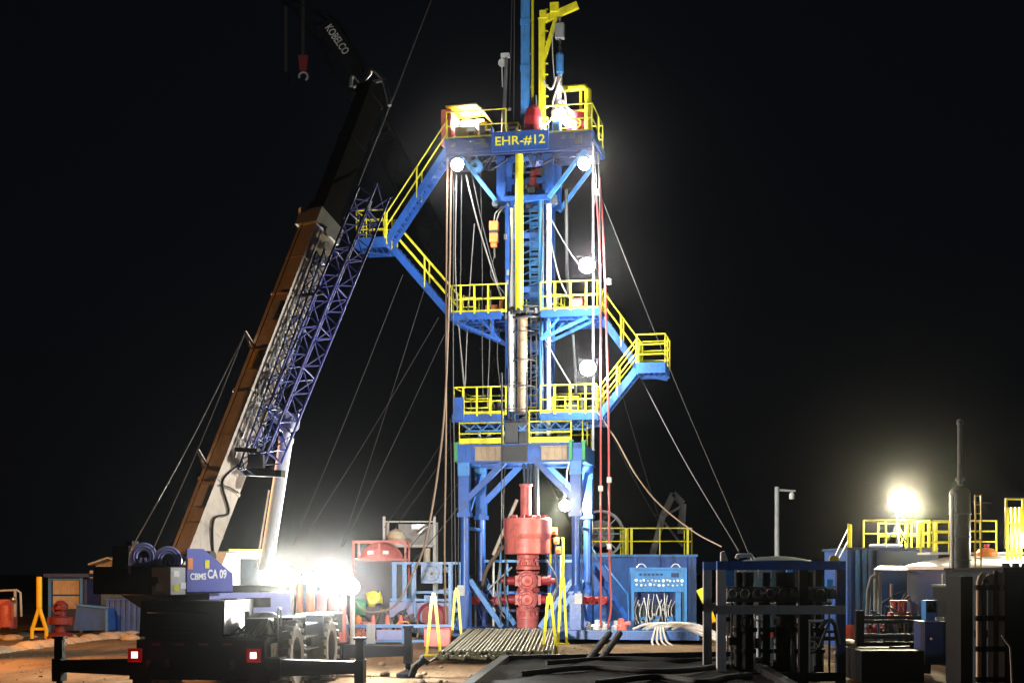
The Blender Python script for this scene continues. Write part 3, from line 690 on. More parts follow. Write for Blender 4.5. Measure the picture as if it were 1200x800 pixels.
m = MB(); m.bar(bp(3.6, .70, .12), bp(3.95, .71, .12), .1, .02, bn); m.build('jib_label', yellow, crane)
m = MB()
for k in range(18): m.box(bp(3.0 + k * .32, .31, random.uniform(-.15, .25)), (.05, .08, .12))
m.tube(bp(2.7, .33, .2), bp(9.2, .33, .2), .025); m.build('boom_cable_clips', pale, bb)
# luffing cylinder
la_, lt_ = at(311, 668, 34.6), at(338, 497, 34.5)
m = MB(); m.tube(la_, la_.lerp(lt_, .9), .16, n=18); m.tube(la_.lerp(lt_, .9), lt_, .09, n=14); m.tube(la_.lerp(lt_, .88), la_.lerp(lt_, .91), .18, n=18)
m.path([la_.lerp(lt_, .02) + V(-.2, -.1, 0), la_.lerp(lt_, .55) + V(-.19, -.1, 0)], .022); m.build('luffing_cylinder', white, crane)
m = MB(); m.bar(lt_ + V(-.1, 0, .1), bp(4.4, .2, -.5), .22, .3); m.lathe(lt_ - bs * .2, [(0, 0), (.17, 0), (.17, .4), (0, .4)], 16, bs); m.box(lt_ + V(.1, 0, .14), (.3, .25, .2)); m.build('cylinder_bracket', pale, crane)
for l, d in ((5.95, (-.3, -2.75)), (5.9, (.38, -2.75))):
    e = SM @ V(d[0], d[1], 3.1); s0 = bp(l, -.38, .64)
    hose('hoist_rope', 'hoist rope from the boom to the %s winch drum' % ('left' if d[0] < 0 else 'right'), 'rope', [s0, s0.lerp(e, .5) - V(0, 0, .12), e], .013, wirem)
hose('pendant_rope', 'bright taut steel rope running up past the crane boom head and out of the picture', 'rope', [bp(9.8, .62, -.1), bp(9.8, .62, -.1).lerp(at(507, -5, 43), .5) - V(0, 0, .05), at(507, -5, 43), at(530, -60, 45)], .022, hosewhite)

# top face and side face details of the boom
for l, mt in ((1.3, white), (5.0, yellow2), (6.4, pale)):
    m = MB(); m.bar(bp(l, .02, .407), bp(l + .55, .02, .407), .24, .012, bn); m.build('boom_plate', mt, bb)
m = MB(); m.path([bp(.2, -.12, .45), bp(4.2, -.12, .43), bp(9.3, -.12, .45)], .014); m.build('boom_rope', wirem, bb)
m = MB()
for k in range(11): m.box(bp(.7 + k * .82, -.285, random.uniform(-.2, .3)), (.05, .06, .1)); m.cut()
m.build_each('boom_lug', grey, bb)
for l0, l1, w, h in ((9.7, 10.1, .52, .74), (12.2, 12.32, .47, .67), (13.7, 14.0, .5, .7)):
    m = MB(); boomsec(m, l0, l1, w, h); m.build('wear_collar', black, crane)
# rear of the carrier
for x in (-1.15, -.75, .62):
    m = Km(); m.bx(x - .05, x + .05, -3.68, -3.624, .62, .78); m.tube((x, -3.66, .66), (x, -3.78, .62), .035); m.build('tow_lug', dark, crane)
for x in (-1.3, 1.2):
    m = Km(); m.bx(x - .2, x + .2, -3.64, -3.624, .18, .52); m.build('mud_flap', rubberblk, crane)
for x in (-1.0, -.5, 0, .5):
    m = Km(); m.bx(x - .1, x + .1, -3.632, -3.622, 1.08, 1.13); m.build('reflector', deepred, crane)
m = Km(); m.path([(-1.2, -3.47, 1.75), (-1.2, -3.6, 1.75), (.1, -3.6, 1.75), (.1, -3.47, 1.75)], .018); m.build('rear_grab_rail', dark, crane)
for k in range(5):
    m = Km(); x = .45 + k * .17; m.path(smooth_pts([(x, -3.3, 1.26), (x + .1, -2.9, 1.42 + .04 * k), (x + .05, -2.4, 1.3), (x, -1.6, 1.4)], 5), .03); m.build('hydraulic_hose', rubberblk, crane)
m = Km(); m.bx(1.303, 1.33, -3.2, -2.6, .75, 1.1); m.build('side_locker', grey, crane)
m = Km(); m.bx(1.34, 1.352, -3.05, -2.9, .9, .98); m.build('side_marker', orange, crane)
# ------------------------------------------------------------------ blowout preventer stack on the wellhead
bop = thing('blowout_preventer', 'red blowout preventer stack with wide drum and two bolted rams inside the rig legs', 'wellhead', (.6, 57.6, 0))
bx_ = .6; by = 57.6
def Zy(py, Y=57.6): return CH - (py - HY) * Y / F
def bolts(m, c, r, n, br=.028, h=.1, d=(0, 0, 1)):
    c = Vector(c); d = Vector(d); a, b = m.basis(d)
    for k in range(n):
        t = 2 * PI * k / n; q = c + (a * math.cos(t) + b * math.sin(t)) * r; m.tube(q, q + d * h, br, n=6)
zt_, zb_ = Zy(607), Zy(649)
m = MB(); h = zt_ - zb_; m.lathe((bx_, by, zb_), [(.0, 0), (.84, 0), (.88, .04), (.88, h * .42), (.92, h * .5), (.94, h * .56), (.94, h - .06), (.90, h), (.0, h + .02)], 40); ab = m.build('annular_body', red, bop)
m = MB(); bolts(m, (bx_, by, zt_), .72, 14, .05, .1); m.torus((bx_ + .1, by - .3, zt_ + .06), .18, .05, (0, 0, 1), 14, 6); m.box((bx_ - .5, by - .3, zt_ + .06), (.2, .2, .14)); m.box((bx_ + .7, by - .2, zt_ + .06), (.25, .2, .12)); m.build('bolt_ring', darkred, ab)
m = MB(); m.lathe((bx_ - .05, by, zt_), [(.26, 0), (.26, .08), (.22, .1), (.22, Zy(567) - zt_ - .1), (.27, Zy(567) - zt_ - .08), (.27, Zy(567) - zt_), (0, Zy(567) - zt_)], 20); m.build('bell_nipple', red, bop)
m = MB()
for x, y0 in ((-.1, 541), (.12, 541), (.02, 545)): m.tube((bx_ + x, by, Zy(567)), (bx_ + x * 1.4, by, 6.85), .06, n=8)
m.tube((bx_ + .35, by + .1, zt_), (bx_ + .33, by + .1, 6.85), .12, n=10); m.build('flow_pipe', tank_grey, bop)
m = MB(); zs = [(.46, Zy(667)), (.46, Zy(663)), (.33, Zy(662)), (.33, Zy(655)), (.42, Zy(654)), (.42, Zy(650))]
m.lathe((bx_ + .02, by, 0), zs, 26); bolts(m, (bx_ + .02, by, Zy(662)), .40, 14, .03, .12); bolts(m, (bx_ + .02, by, Zy(654) - .12), .37, 12, .03, .12); m.build('spool', red, bop)
for py in (680, 702):
    z = Zy(py); m = MB(); m.lathe((bx_ + .02, by, 0), [(.0, z - .36), (.44, z - .36), (.44, z - .3), (.36, z - .28), (.42, z - .1), (.42, z + .1), (.36, z + .28), (.44, z + .3), (.44, z + .36), (0, z + .36)], 26); m.box((bx_ + .02, by, z), (1.0, .66, .4))
    rb = m.build('ram_body', red, bop)
    m = MB()
    for dx in (-.30, .30):
        pass
    m.lathe((bx_ - .02, by - .36, z), [(.40, 0), (.40, .12), (.24, .14), (.20, .3), (.10, .32), (.0, .36)], 24, (0, -1, 0)); m.build('bonnet', red, rb)
    m = MB(); bolts(m, (bx_ - .02, by - .44, z), .33, 9, .075, .13, (0, -1, 0)); m.torus((bx_ - .02, by - .47, z), .33, .03, (0, -1, 0), 20, 6); m.lathe((bx_ - .02, by - .70, z), [(.09, 0), (.09, .1), (0, .1)], 6, (0, -1, 0)); m.build('bonnet_bolts', darkred, rb)
    for s in (-1, 1):
        m = MB(); m.tube((bx_ + s * .5, by, z), (bx_ + s * .78, by, z), .17, n=14); m.lathe((bx_ + s * .78, by, z), [(.22, 0), (.22, .1), (.1, .14), (.1, .3), (0, .32)], 14, (s, 0, 0)); bolts(m, (bx_ + s * .78, by, z), .18, 8, .03, .13, (s, 0, 0)); m.build('side_outlet', darkred, rb)
m = MB(); z0 = Zy(725); m.lathe((bx_, by, z0), [(.42, -.35), (.42, .0), (.44, .02), (.44, .13), (.36, .15), (.36, .3), (.44, .32), (.44, .42), (.36, .43)], 26); bolts(m, (bx_, by, z0 + .13), .4, 14, .03, .1); bolts(m, (bx_, by, z0 + .25), .4, 14, .03, .07); m.build('wellhead_flange', red, bop)
m = MB(); m.lathe((bx_, by, 0), [(.55, 0), (.55, .3), (.42, .32), (.42, z0 - .3)], 20); m.build('casing_head', tank_grey, bop)
# choke and kill lines with valves on both sides
def valve_line(name, label, xs, Y, z, mat, group=None):
    t = thing(name, label, 'valve', (xs[0], Y, z), 0, group)
    m = MB(); m.tube((xs[0] - .25, Y, z), (xs[-1] + .25, Y, z), .06, n=8); m.tube((xs[0], Y, 0), (xs[0], Y, z), .05, n=8); m.build('pipe', tank_grey, t)
    for x in xs:
        m = MB(); m.box((x, Y, z), (.26, .22, .26)); m.lathe((x - .2, Y, z), [(0, 0), (.15, 0), (.15, .06), (.08, .08), (.08, .32), (.15, .34), (.15, .4), (0, .4)], 12, (1, 0, 0)); m.tube((x, Y - .05, z), (x, Y - .3, z), .04)
        v = m.build('valve_body', darkred, t); m = MB(); m.torus((x, Y - .3, z), .15, .022, (0, 1, 0), 16, 6); m.bar((x - .14, Y - .3, z), (x + .14, Y - .3, z), .025); m.build('handwheel', darkred, v)
valve_line('choke_valve', 'pair of dark red valves on a pipe between the two left rig legs', [at(557, 703, 58).x, at(583, 703, 58).x], 58, Zy(703, 58), darkred)
valve_line('kill_valve', 'row of three dark red valves on a pipe right of the right rig legs', [at(683, 703, 57).x, at(693, 703, 57).x, at(705, 703, 57).x], 57, Zy(703, 57), darkred)
hose('choke_hose', 'tan braided hose slanting from the red drum down behind the left rig legs', 'hose', [at(590, 640, 57.6), at(580, 652, 58), at(570, 668, 58.4), at(564, 690, 58.8)], .08, hosetan)
t = thing('hydraulic_manifold', 'orange valve cluster with yellow bracket beside the red drum', 'valve', at(652, 660, 58.6))
m = MB()
for k in range(3): m.lathe(at(650 + k * 2, 622 + k * 11, 58.6) - V(0, .1, 0), [(0, 0), (.12, 0), (.12, .1), (.05, .12), (.05, .2), (0, .22)], 12, (0, -1, 0)); m.box(at(650 + k * 2, 622 + k * 11, 58.7), (.22, .2, .28))
m.build('valve_block', orange, t)
m = MB(); m.path([at(645, 660, 58.8), at(645, 630, 58.8), at(660, 630, 58.8), at(660, 662, 58.8), at(660, 700, 58.8)], .05); m.build('bracket', yellow, t)
# white accumulator pipes and fittings round the stack
for i, (x0p, y0p, x1p, y1p) in enumerate(((594, 655, 596, 715), (586, 660, 588, 720), (640, 655, 648, 705))):
    hose('hydraulic_hose', ['thin white hydraulic hose hugging the left of the red rams', 'thin white hydraulic hose nearest the left rig legs', 'thin white hydraulic hose bowed out right of the red rams'][i], 'hose', [at(x0p, y0p, 57.3), at((x0p + x1p) / 2 + (9 if i == 2 else -4), (y0p + y1p) / 2, 57.1), at(x1p, y1p, 57.3)], .035, hosewhite, 'white hydraulic hoses by the rams')
# ------------------------------------------------------------------ pipe rack
rack = thing('pipe_rack', 'low steel sills carrying the sloping row of drill pipes', 'rack', (-.5, 48, 0))
for Y, z in ((43.5, .12), (52.8, .32)):
    m = MB(); m.box((-.35, Y, z / 2), (3.9, .3, z)); m.build('sill', dark, rack)
def zpipe(Y): return .12 + .05 + (Y - 43.5) * .2 / 9.3
def pipe_at(x0, x1, dz, ya, yb):
    m = MB(); p, q = V(x0, ya, zpipe(ya) + dz), V(x1, yb, zpipe(yb) + dz); d = (q - p).normalized()
    m.tube(p, q, .044, n=10); m.tube(p, p + d * .3, .060, n=10); m.tube(p + d * .3, p + d * .38, .060, .044, 10, False); m.tube(q - d * .3, q, .060, n=10)
    m.tube(p - d * .01, p - d * .005, .03, n=8)
    return m
proto = None
for lay in range(2):
    n = 27 if lay else 28
    for k in range(n):
        x = -2.14 + k * .122 + lay * .061; ya = 43 + random.uniform(-.35, .35) if lay else 42.7 + random.uniform(-.35, .35)
        lab = 'drill pipe in the top row of the low pipe rack between the yellow posts' if lay else 'drill pipe in the bottom row of the low pipe rack between the yellow posts'
        yb = ya + 11.0
        solo(pipe_at(x + random.uniform(-.015, .015), x + .5 + random.uniform(-.03, .03), lay * .108, ya, yb), 'drill_pipe', pipem, lab, 'pipe', 'drill pipes, top row' if lay else 'drill pipes, bottom row')
hose('loose_pipe', 'dark pipe lying loose in front of the left end of the pipe rack', 'pipe', [at(498, 778, 42), at(508, 772, 43), at(516, 767, 44)], .05, pipem, k=3)
def pipe_post(label, px, Y, h, splay, name='pipe_post'):
    x = at(px, 700, Y).x; t = thing(name, label, 'post', (x, Y, 0), 0, 'yellow posts of the pipe rack')
    for s in (-1, 1):
        m = MB(); m.bar((x + s * splay, Y, 0), (x + s * .045, Y, h - .1), .09, .09); m.build('leg', yellow, t)
    m = MB(); m.bar((x, Y, h - .35), (x, Y, h), .10, .08); m.build('top', yellow, t)
    m = MB(); m.bar((x - splay - .1, Y, .03), (x + splay + .1, Y, .03), .12, .06); m.build('foot', yellow, t)
pipe_post('yellow A shaped post left of the drill pipe ends, nearer the crane', 508, 46, 1.95, .22)
pipe_post('yellow A shaped post right of the drill pipe ends, in front', 644, 46, 1.95, .22)
pipe_post('yellow A shaped post at the foot of the left rig legs', 535, 53, 2.05, .20)
pipe_post('tall narrow yellow post at the foot of the right rig legs', 659, 53, 2.5, .16)
t = thing('yellow_stand', 'yellow upright stand forking into two legs on the far left', 'stand', (at(46, 0, 58).x, 58, 0))
x = at(46, 0, 58).x
m = MB(); m.tube((x, 58, 1.2), (x, 58, 2.42), .11, n=12); m.build('upright', yellow2, t)
for s in (-1, 1):
    m = MB(); m.path([(x, 58, 1.25), (x + s * .05, 58, 1.05), (x + s * .26, 58, .4)], .085, 8); m.tube((x + s * .28, 58, 0), (x + s * .28, 58, .42), .08, n=10); m.build('leg', yellow2, t)
m = MB(); m.bar((x - .34, 58, .38), (x + .34, 58, .38), .1); m.build('crossbar', yellow2, t)
# ------------------------------------------------------------------ blue skid under the rig, accumulator panel
sk = thing('steel_skid', 'low blue steel skid under the rig legs reaching right to the accumulator panel', 'skid', (2, 57.5, 0), -RIGA)
m = Rm()
m.bx(-2.9, 6.9, -2.35, -2.15, .1, .42); m.bx(-2.9, 6.9, 1.75, 1.95, .1, .42)
for k in range(9): m.bx(-2.85 + k * 1.2, -2.7 + k * 1.2, -2.146, 1.746, .12, .40)
m.build('skid_beams', blue, sk)
m = Rm(); m.bx(-2.85, 6.85, -2.14, -.7, .404, .43); m.bx(-2.85, -.6, -.698, 1.74, .404, .43); m.bx(1.2, 6.85, -.698, 1.74, .404, .43); m.build('deck_plate', navy, sk)
m = Rm()
for k in range(6): m.bx(2.7 + k * .75, 2.72 + k * .75, -2.36, -2.353, .12, .40)
m.bx(2.55, 6.9, -2.40, -2.352, .40, .44); m.bx(6.8, 6.88, -2.42, -2.353, .10, .45); m.build('skid_trim', blue2, sk)
acc = thing('accumulator_panel', 'bright blue control panel cabinet with rows of gauges and valve pipework on the skid', 'control panel', (at(772, 0, 56.6).x, 56.6, .43))
ax0, ax1 = at(740, 0, 56.5).x, at(805, 0, 56.5).x; zA, zB = Zy(667, 56.5), .44; Y = 56.5
m = MB()
for x in (ax0, ax1 - .1): m.bx(x, x + .1, Y, Y + .1, zB, zA)
for x in (ax0, ax1 - .1): m.bx(x, x + .1, Y + .9, Y + 1.0, zB, zA)
m.bx(ax1 - .42, ax1 - .22, Y + .12, Y + .3, zB, zA - .1); m.bx(ax0, ax1, Y + .0, Y + .1, zA + .002, zA + .08); m.bx(ax0, ax1, Y + .9, Y + 1, zA + .002, zA + .08); m.bx(ax0, ax1, Y - .002, Y + .1, zB - .06, zB - .002)
m.build('frame', blue2, acc)
m = MB(); m.bx(ax0 + .103, ax1 - .103, Y + .02, Y + .35, Zy(693, Y), zA - .02); pn = m.build('gauge_panel', blue2, acc)
for row, (py, n) in enumerate(((680, 13), (685, 11))):
    for k in range(n):
        x = ax0 + .2 + k * (ax1 - ax0 - .4) / (n - 1); m = MB(); rg = random.choice((.035, .045, .06)); m.lathe((x + random.uniform(-.02, .02), Y + .018, Zy(py, Y) + random.uniform(-.02, .02)), [(rg, 0), (rg, .04), (rg * .7, .045), (0, .045)], 10, (0, -1, 0)); m.build('gauge', random.choice((white, white, pale, chrome)), pn)
m = MB()
for k in range(6): m.bx(ax0 + .3 + k * .16, ax0 + .4 + k * .16, Y + .005, Y + .018, Zy(674, Y), Zy(671.5, Y))
m.bx(ax1 - .6, ax1 - .3, Y + .005, Y + .018, Zy(676, Y), Zy(671, Y)); m.build('name_tags', navy, pn)
m = MB(); m.bx(ax0 + .1, ax1 - .1, Y + .75, Y + .8, zB, Zy(693, Y)); m.build('back_plate', navy, acc)
m = MB()
for k in range(16):
    x = ax0 + .2 + k * (ax1 - ax0 - .4) / 15; zz = zB + random.uniform(.05, .2); m.path(smooth_pts([(x, Y + .3, zz), (x + random.uniform(-.16, .16), Y + .25 + random.uniform(0, .1), zz + .5), (x + random.uniform(-.10, .10), Y + .3, Zy(694, Y) - random.uniform(0, .3))], 4), random.uniform(.015, .03))
    m.box((x, Y + .28, zB + random.uniform(.2, 1.0)), (.08, .1, .1))
m.build('valve_pipes', steel, acc)
m = MB()
for k in range(12):
    x = ax0 + .2 + k * (ax1 - ax0 - .4) / 11; m.lathe((x, Y + .5, zB), [(.07, 0), (.08, .05), (.08, .8), (.04, .9), (0, .9)], 10)
m.build('bottles', tank_grey, acc)
m = MB()
for k in range(20): m.box((random.uniform(ax0 + .2, ax1 - .2), Y + .22, random.uniform(zB + .08, zB + .45)), (.12, .1, .1), random.random()).cut()
m.build_each('valve_block', blue2, acc)
for x in (ax0 + .25, ax1 - .55):
    m = MB(); m.path(smooth_pts([(x, Y + .5, zA + .08), (x + .1, Y + .5, zA + .2), (x + .25, Y + .5, zA + .2), (x + .35, Y + .5, zA + .08)], 4), .025); m.build('lifting_eye', chrome, acc)
# stairs of the blue tank
st = thing('tank_stairs', 'blue steel stairs slanting down in front of the long blue tank', 'stairs', at(715, 738, 59.5))
m = MB(); a, b = at(690, 655, 60), at(738, 728, 58.5)
for d in (0, .7): m.bar(a + V(0, d, 0), b + V(0, d, 0), .05, .22)
for k in range(11): p = a.lerp(b, (k + .5) / 11); m.box(p + V(0, .35, .02), (.22, .64, .03))
m.build('flight', blue, st)
m = MB(); m.path([at(693, 640, 59.9), at(699, 650, 59.8), at(736, 696, 58.4), at(737, 729, 58.4)], .035); m.build('handrail', blue2, st)
# ------------------------------------------------------------------ floodlights
def flood(label, pos, power, col, mat, r=.28, rz=0.0, group=None, arm=None, off=.45, cat='floodlight', name='floodlight', spot=None, aim=None):
    t = thing(name, label, cat, pos, rz, group); M = root_matrix(t)
    m = MB(M); m.lathe((0, .04, 0), [(r * 1.08, 0), (r * 1.1, .03), (r * .85, .16), (r * .45, .24), (0, .25)], 20, (0, 1, 0)); m.torus((0, .03, 0), r * 1.06, .015, (0, 1, 0), 20, 6)
    m.build('housing', black, t)
    m = MB(M); m.lathe((0, .02, 0), [(r, 0), (r * .96, .06), (r * .75, .14), (r * .4, .19), (0, .2)], 20, (0, -1, 0)); m.build('lens', mat, t)
    m = MB(M); m.path([(-r * 1.15, .12, 0), (-r * 1.15, .14, r * 1.2), (r * 1.15, .14, r * 1.2), (r * 1.15, .12, 0)], .014); m.build('bracket', black, t)
    if arm is not None:
        m = MB(); p = V(*pos) + V(0, .1, r * 1.2); m.path([p] + [V(*a) for a in arm], .03); m.build('arm', pale, t)
    lamp_light(t, (0, -off, 0), power, col, r * .6, spot, aim)
    return t
WHT = (1, .96, .93)
def Rw(px, py, ly): return RM @ R(px, py, ly)
flood('white floodlight under the left end of the name board platform', Rw(536, 193, -1.85), 1700, WHT, lampwhite, .24, R_(-15), 'floodlights on the rig', spot=R_(165), aim=(.15, -.25, -1))
flood('white floodlight under the right end of the name board platform', Rw(684.5, 192, -1.85), 1900, WHT, lampwhite, .24, R_(20), 'floodlights on the rig', spot=R_(165), aim=(-.15, -.25, -1))
mastL = Rw(695, 311, -1.8)
flood('white floodlight above the right end of the middle platform railing', Rw(688, 311, -2.0), 2100, WHT, lampwhite, .30, 0, 'floodlights on the rig')
flood('white floodlight hanging between the right stair flights and the mast', Rw(689, 431, -2.0), 2100, WHT, lampwhite, .30, 0, 'floodlights on the rig')
flood('warm floodlight behind the right rig leg beside the red pipe', at(662, 592, 58.4), 2000, (1, .95, .72), lampwarm, .23, 0, 'floodlights on the rig', [(at(662, 592, 58.6) + V(.1, .3, 1.4)), (at(662, 592, 58.6) + V(.3, .4, 2.2))])
# pole that carries the hung lamps and the riser hoses on the right of the rig
lp = thing('lamp_pole', 'thin grey pole right of the mast carrying two floodlights', 'pole', (mastL.x, mastL.y, 7.4))
m = MB(); m.tube((mastL.x + .02, mastL.y + .25, 7.2), (mastL.x + .02, mastL.y + .25, z3 - .4), .045, n=8); m.build('pole_tube', grey, lp)
for py in (311, 431):
    m = MB(); q = Rw(688, py, -2.0) + V(0, .16, .3); m.bar(q, (mastL.x + .02, mastL.y + .25, q.z), .035); m.build('lamp_arm', black, lp)
# light towers: clusters of round lamp heads on a stand
def cluster(label, px, py, Y, power, col, heads, base=0.0, beam=None, front=None):
    p = at(px, py, Y); t = thing('light_tower', label, 'light tower', (p.x, p.y, base)); M = root_matrix(t); zc = p.z - base
    zl_ = min(h[1] for h in heads)
    m = MB(M); m.tube((0, .2, 0), (0, .2, zc + .2), .045, n=10)
    for k in range(3): t_ = k * 2.1 + .4; m.bar((0, .2, .75), (.6 * math.cos(t_), .2 + .6 * math.sin(t_), 0), .05)
    for x, z, r in heads: m.bar((0, .24, zc), (x, .24, zc + z), .05)
    m.build('stand', black, t)
    g = glow('lamp_glow', col, 90)
    for i, (x, z, r) in enumerate(heads):
        yy = .04 * i
        m = MB(M); m.lathe((x, yy + .02, zc + z), [(r * .97, 0), (r * .9, .08), (r * .5, .14), (0, .15)], 18, (0, 1, 0)); h = m.build('lamp_head', pale, t)
        m = MB(M); m.lathe((x, yy, zc + z), [(r, 0), (r * .97, .08), (r * .8, .2), (r * .45, .29), (0, .32)], 22, (0, -1, 0)); m.build('lens', g, h)
    lamp_light(t, (0, -.6, zc), power, col, .3)
    if front: lamp_light(t, (.1, -.62, zc + .02), front, col, .3, R_(110), (.05, -1, .22))
    if beam: lamp_light(t, (.6, .3, zc + .5), beam[0], col, .3, R_(86), beam[1])
    return t
cluster('greenish white round lamp just right of the white crane cylinder', 328, 673, 38.5, 2600, (.95, 1, .84), [(0, 0, .30), (.30, -.06, .2)], front=6500)
cluster('glaring white pair of round lamps before the orange cylinders, right of the greenish one', 394, 679, 37.4, 3000, (1, .98, .92), [(.10, .02, .34), (-.34, .06, .24), (.38, -.18, .2), (-.72, .05, .15)], beam=(17000, (5.2, 20, 8.5)), front=9500)
cluster('yellow white round lamp glaring above the right blue tank rails', 1053, 588, 49.5, 7200, (1, .92, .60), [(0, 0, .33), (.2, -.12, .22)], base=3.35)
# lamps outside the frame that light the edges: yard lamp on the left, tank lamp on the right
yl = thing('yard_lamp', 'orange sodium yard lamp on a pole outside the left edge', 'street lamp', (-21.5, 43, 0))
m = MB(); m.tube((-21.5, 43, 0), (-21.5, 43, 8), .08, n=10); m.path([(-21.5, 43, 8), (-21.2, 43, 8.2), (-20.6, 43, 8.25)], .05); m.build('pole', grey, yl)
m = MB(); m.box((-20.4, 43, 8.25), (.7, .3, .14)); m.build('lamp_head', grey, yl)
m = MB(); m.bx(-20.7, -20.15, 42.88, 43.12, 8.16, 8.178); m.build('lens', lampwarm, yl)
lamp_light(yl, (1.1, 0, 8.0), 17000, (1, .38, .08), .2, R_(92), (12, -3, -6))
lamp_light(yl, (1.1, .1, 8.0), 11000, (1, .42, .10), .2, R_(72), (3, 17, -6.5))
yf = thing('yard_floodlight', 'white yard floodlight on a tall mast outside the right edge, aimed at the crane boom', 'floodlight', (19.5, 27, 0))
m = MB(); m.tube((19.5, 27, 0), (19.5, 27, 10), .09, n=10); m.box((19.5, 27, 10), (.3, .9, .08)); m.build('pole', grey, yf)
m = MB(); m.box((19.4, 27, 10.2), (.25, .5, .4)); m.build('lamp_head', grey, yf)
m = MB(); m.bx(19.25, 19.27, 26.8, 27.2, 10.05, 10.35); m.build('lens', lampwhite, yf)
lamp_light(yf, (-.4, .1, 10.2), 1500, (.80, .90, 1), .2, R_(32), (-12.5, 8.0, -9.2))  # added soft fill for the manifold, with no lamp head of its own
lamp_light(yf, (-.4, 0, 10.2), 30000, (.97, .97, 1), .2, R_(23), (-25.3, 7.3, -4.6))
tl = flood('white floodlight standing on the round tank at the right edge', at(1212, 634, 43.5), 200, (1, .97, .85), lampwhite, .22, R_(-60), None, [(at(1212, 634, 43.8) + V(.3, 0, .3)), V(15.9, 44.2, 3.05)])
# working lights of the top platform
flood('small work lamp on the top platform glaring at the yellow jib column', Rw(645, 152, -.95), 1500, WHT, lampwhite, .12, R_(170), None, off=.2, name='work_lamp', cat='work lamp')
flood('small work lamp among the white hoses on the top platform', Rw(664, 142, -.9), 450, WHT, lampwhite, .16, R_(-20), None, off=.25, name='work_lamp', cat='work lamp')

# ------------------------------------------------------------------ top platform equipment
tz = z3
cab2 = thing('doghouse', 'small red shelter with lit white inside at the left end of the top platform', 'shelter', Rw(540, 166, -.6)); 
m = Rm(); c0, c1 = R(517, 150, -.9).x, R(561, 150, -.9).x; m.bx(c0, c0 + .40, -.9, .6, tz + .02, tz + 1.40); m.build('side_wall', red, cab2)
m = Rm(); m.bx(c0 + .45, c1 - .1, .5, .58, tz + .02, tz + 1.38); m.build('back_wall', white, cab2)
m = Rm(); m.prism([(c0 + .2, -1.0, tz + 1.46), (c1 - .1, -1.0, tz + 1.50), (c1 + .25, -1.0, tz + 1.18), (c1 + .25, -1.0, tz + 1.23), (c1 - .1, -1.0, tz + 1.56), (c0 + .2, -1.0, tz + 1.52)], (0, 1.6, 0)); m.build('roof', yellow2, cab2)
m = Rm(); m.bx(c0 + .5, c1 - .2, -.7, .1, tz + .02, tz + .75); m.build('control_console', pale, cab2)
m = Rm(); m.bx(c0 + .55, c1 - .2, .38, .48, tz + 1.18, tz + 1.32); m.build('strip_lamp', lampwhite, cab2)
lamp_light(cab2, cab2.matrix_basis.inverted() @ (RM @ V((c0 + c1) / 2 + .1, -.05, tz + 1.1)), 90, WHT, .1)
sp_ = thing('service_mast', 'slim grey mast with a sheave head on the top platform left of the blue pole', 'mast', Rw(590, 166, -.7))
a, b = R(591, 160, -.7), R(592, 66, -.7); m = Rm(); m.tube((a.x, -.7, tz), (a.x, -.7, tz + 1.3), .14, .10, 12); m.tube((a.x, -.7, tz + 1.3), (b.x + .05, -.7, b.z), .07, n=10); m.build('mast_tube', steel, sp_)
m = Rm(); m.box((b.x, -.7, b.z + .02), (.32, .18, .16)); m.lathe((b.x - .12, -.66, b.z - .25), [(0, 0), (.16, 0), (.16, .07), (0, .07)], 14, (0, -1, 0)); m.tube((b.x - .14, -.7, b.z), (b.x - .10, -.7, b.z - 1.2), .03); m.build('mast_head', pale, sp_)
for i, (p0, p1) in enumerate((((600, 0), (597, 128)), ((603, -40), (602, 158)))):
    hose('winch_line', ['thin line falling just left of the blue pole', 'dark line running close beside the blue pole'][i], 'rope', [RM @ R(*p0, -.8), RM @ R(*p1, -.8)], .016 if i == 0 else .022, wirem if i == 0 else dark)
m = Rm(); q = R(597, 128, -.8); m.sphere(q, .07)
solo(m, 'line_weight', pale, 'small pale weight hanging on the thin line beside the grey mast', 'weight')
tong = thing('red_machine', 'rounded red power unit at the foot of the blue pole on the top platform', 'machine', Rw(625, 166, -1.0))
q = R(625, 150, -1.0); m = Rm(); m.lathe((q.x, -1.0, tz + .02), [(.0, 0), (.36, 0), (.38, .4), (.36, .8), (.26, 1.15), (.12, 1.3), (0, 1.32)], 20); m.build('housing', darkred, tong)
m = Rm(); m.torus((q.x, -1.0, tz + .95), .16, .03, (0, 0, 1), 14, 6); m.tube((q.x + .1, -1.0, tz + 1.3), (q.x + .1, -1.0, tz + 1.7), .04); m.build('fittings', tank_grey, tong)
jib = thing('jib_crane', 'yellow jib crane with stepped column and short arm on the top platform', 'crane', Rw(636, 166, -.6))
q = R(635.5, 100, -.6).x; zj = R(636, 22, -.6).z
m = Rm(); m.bar((q, -.6, tz + .02), (q, -.6, zj), .24, .26)
for k in range(12): m.box((q + .17, -.6, tz + .5 + k * .42), (.12, .1, .04))
m.build('column', yellow, jib)
m = Rm(); e = R(677, 10, -.6); m.bar((q - .12, -.6, zj - .12), (e.x, -.6, zj + .42), .26, .2, (0, 1, 0)); m.box((q + .5, -.6, zj + .36), (.34, .36, .34)); m.box((q + .05, -.6, zj + .12), (.26, .34, .3)); m.build('arm', yellow, jib)
m = Rm(); m.bar((q + .05, -.6, zj - 1.6), (q + .55, -.6, zj - .02), .15); m.build('brace', yellow, jib)
hg = thing('hanging_tool', 'blue cylinder hanging from a grey hoist block under the yellow jib arm', 'hoist', Rw(656, 30, -.6))
hq = R(656, 50, -.6).x
m = Rm(); zz = lambda py: R(656, py, -.6).z
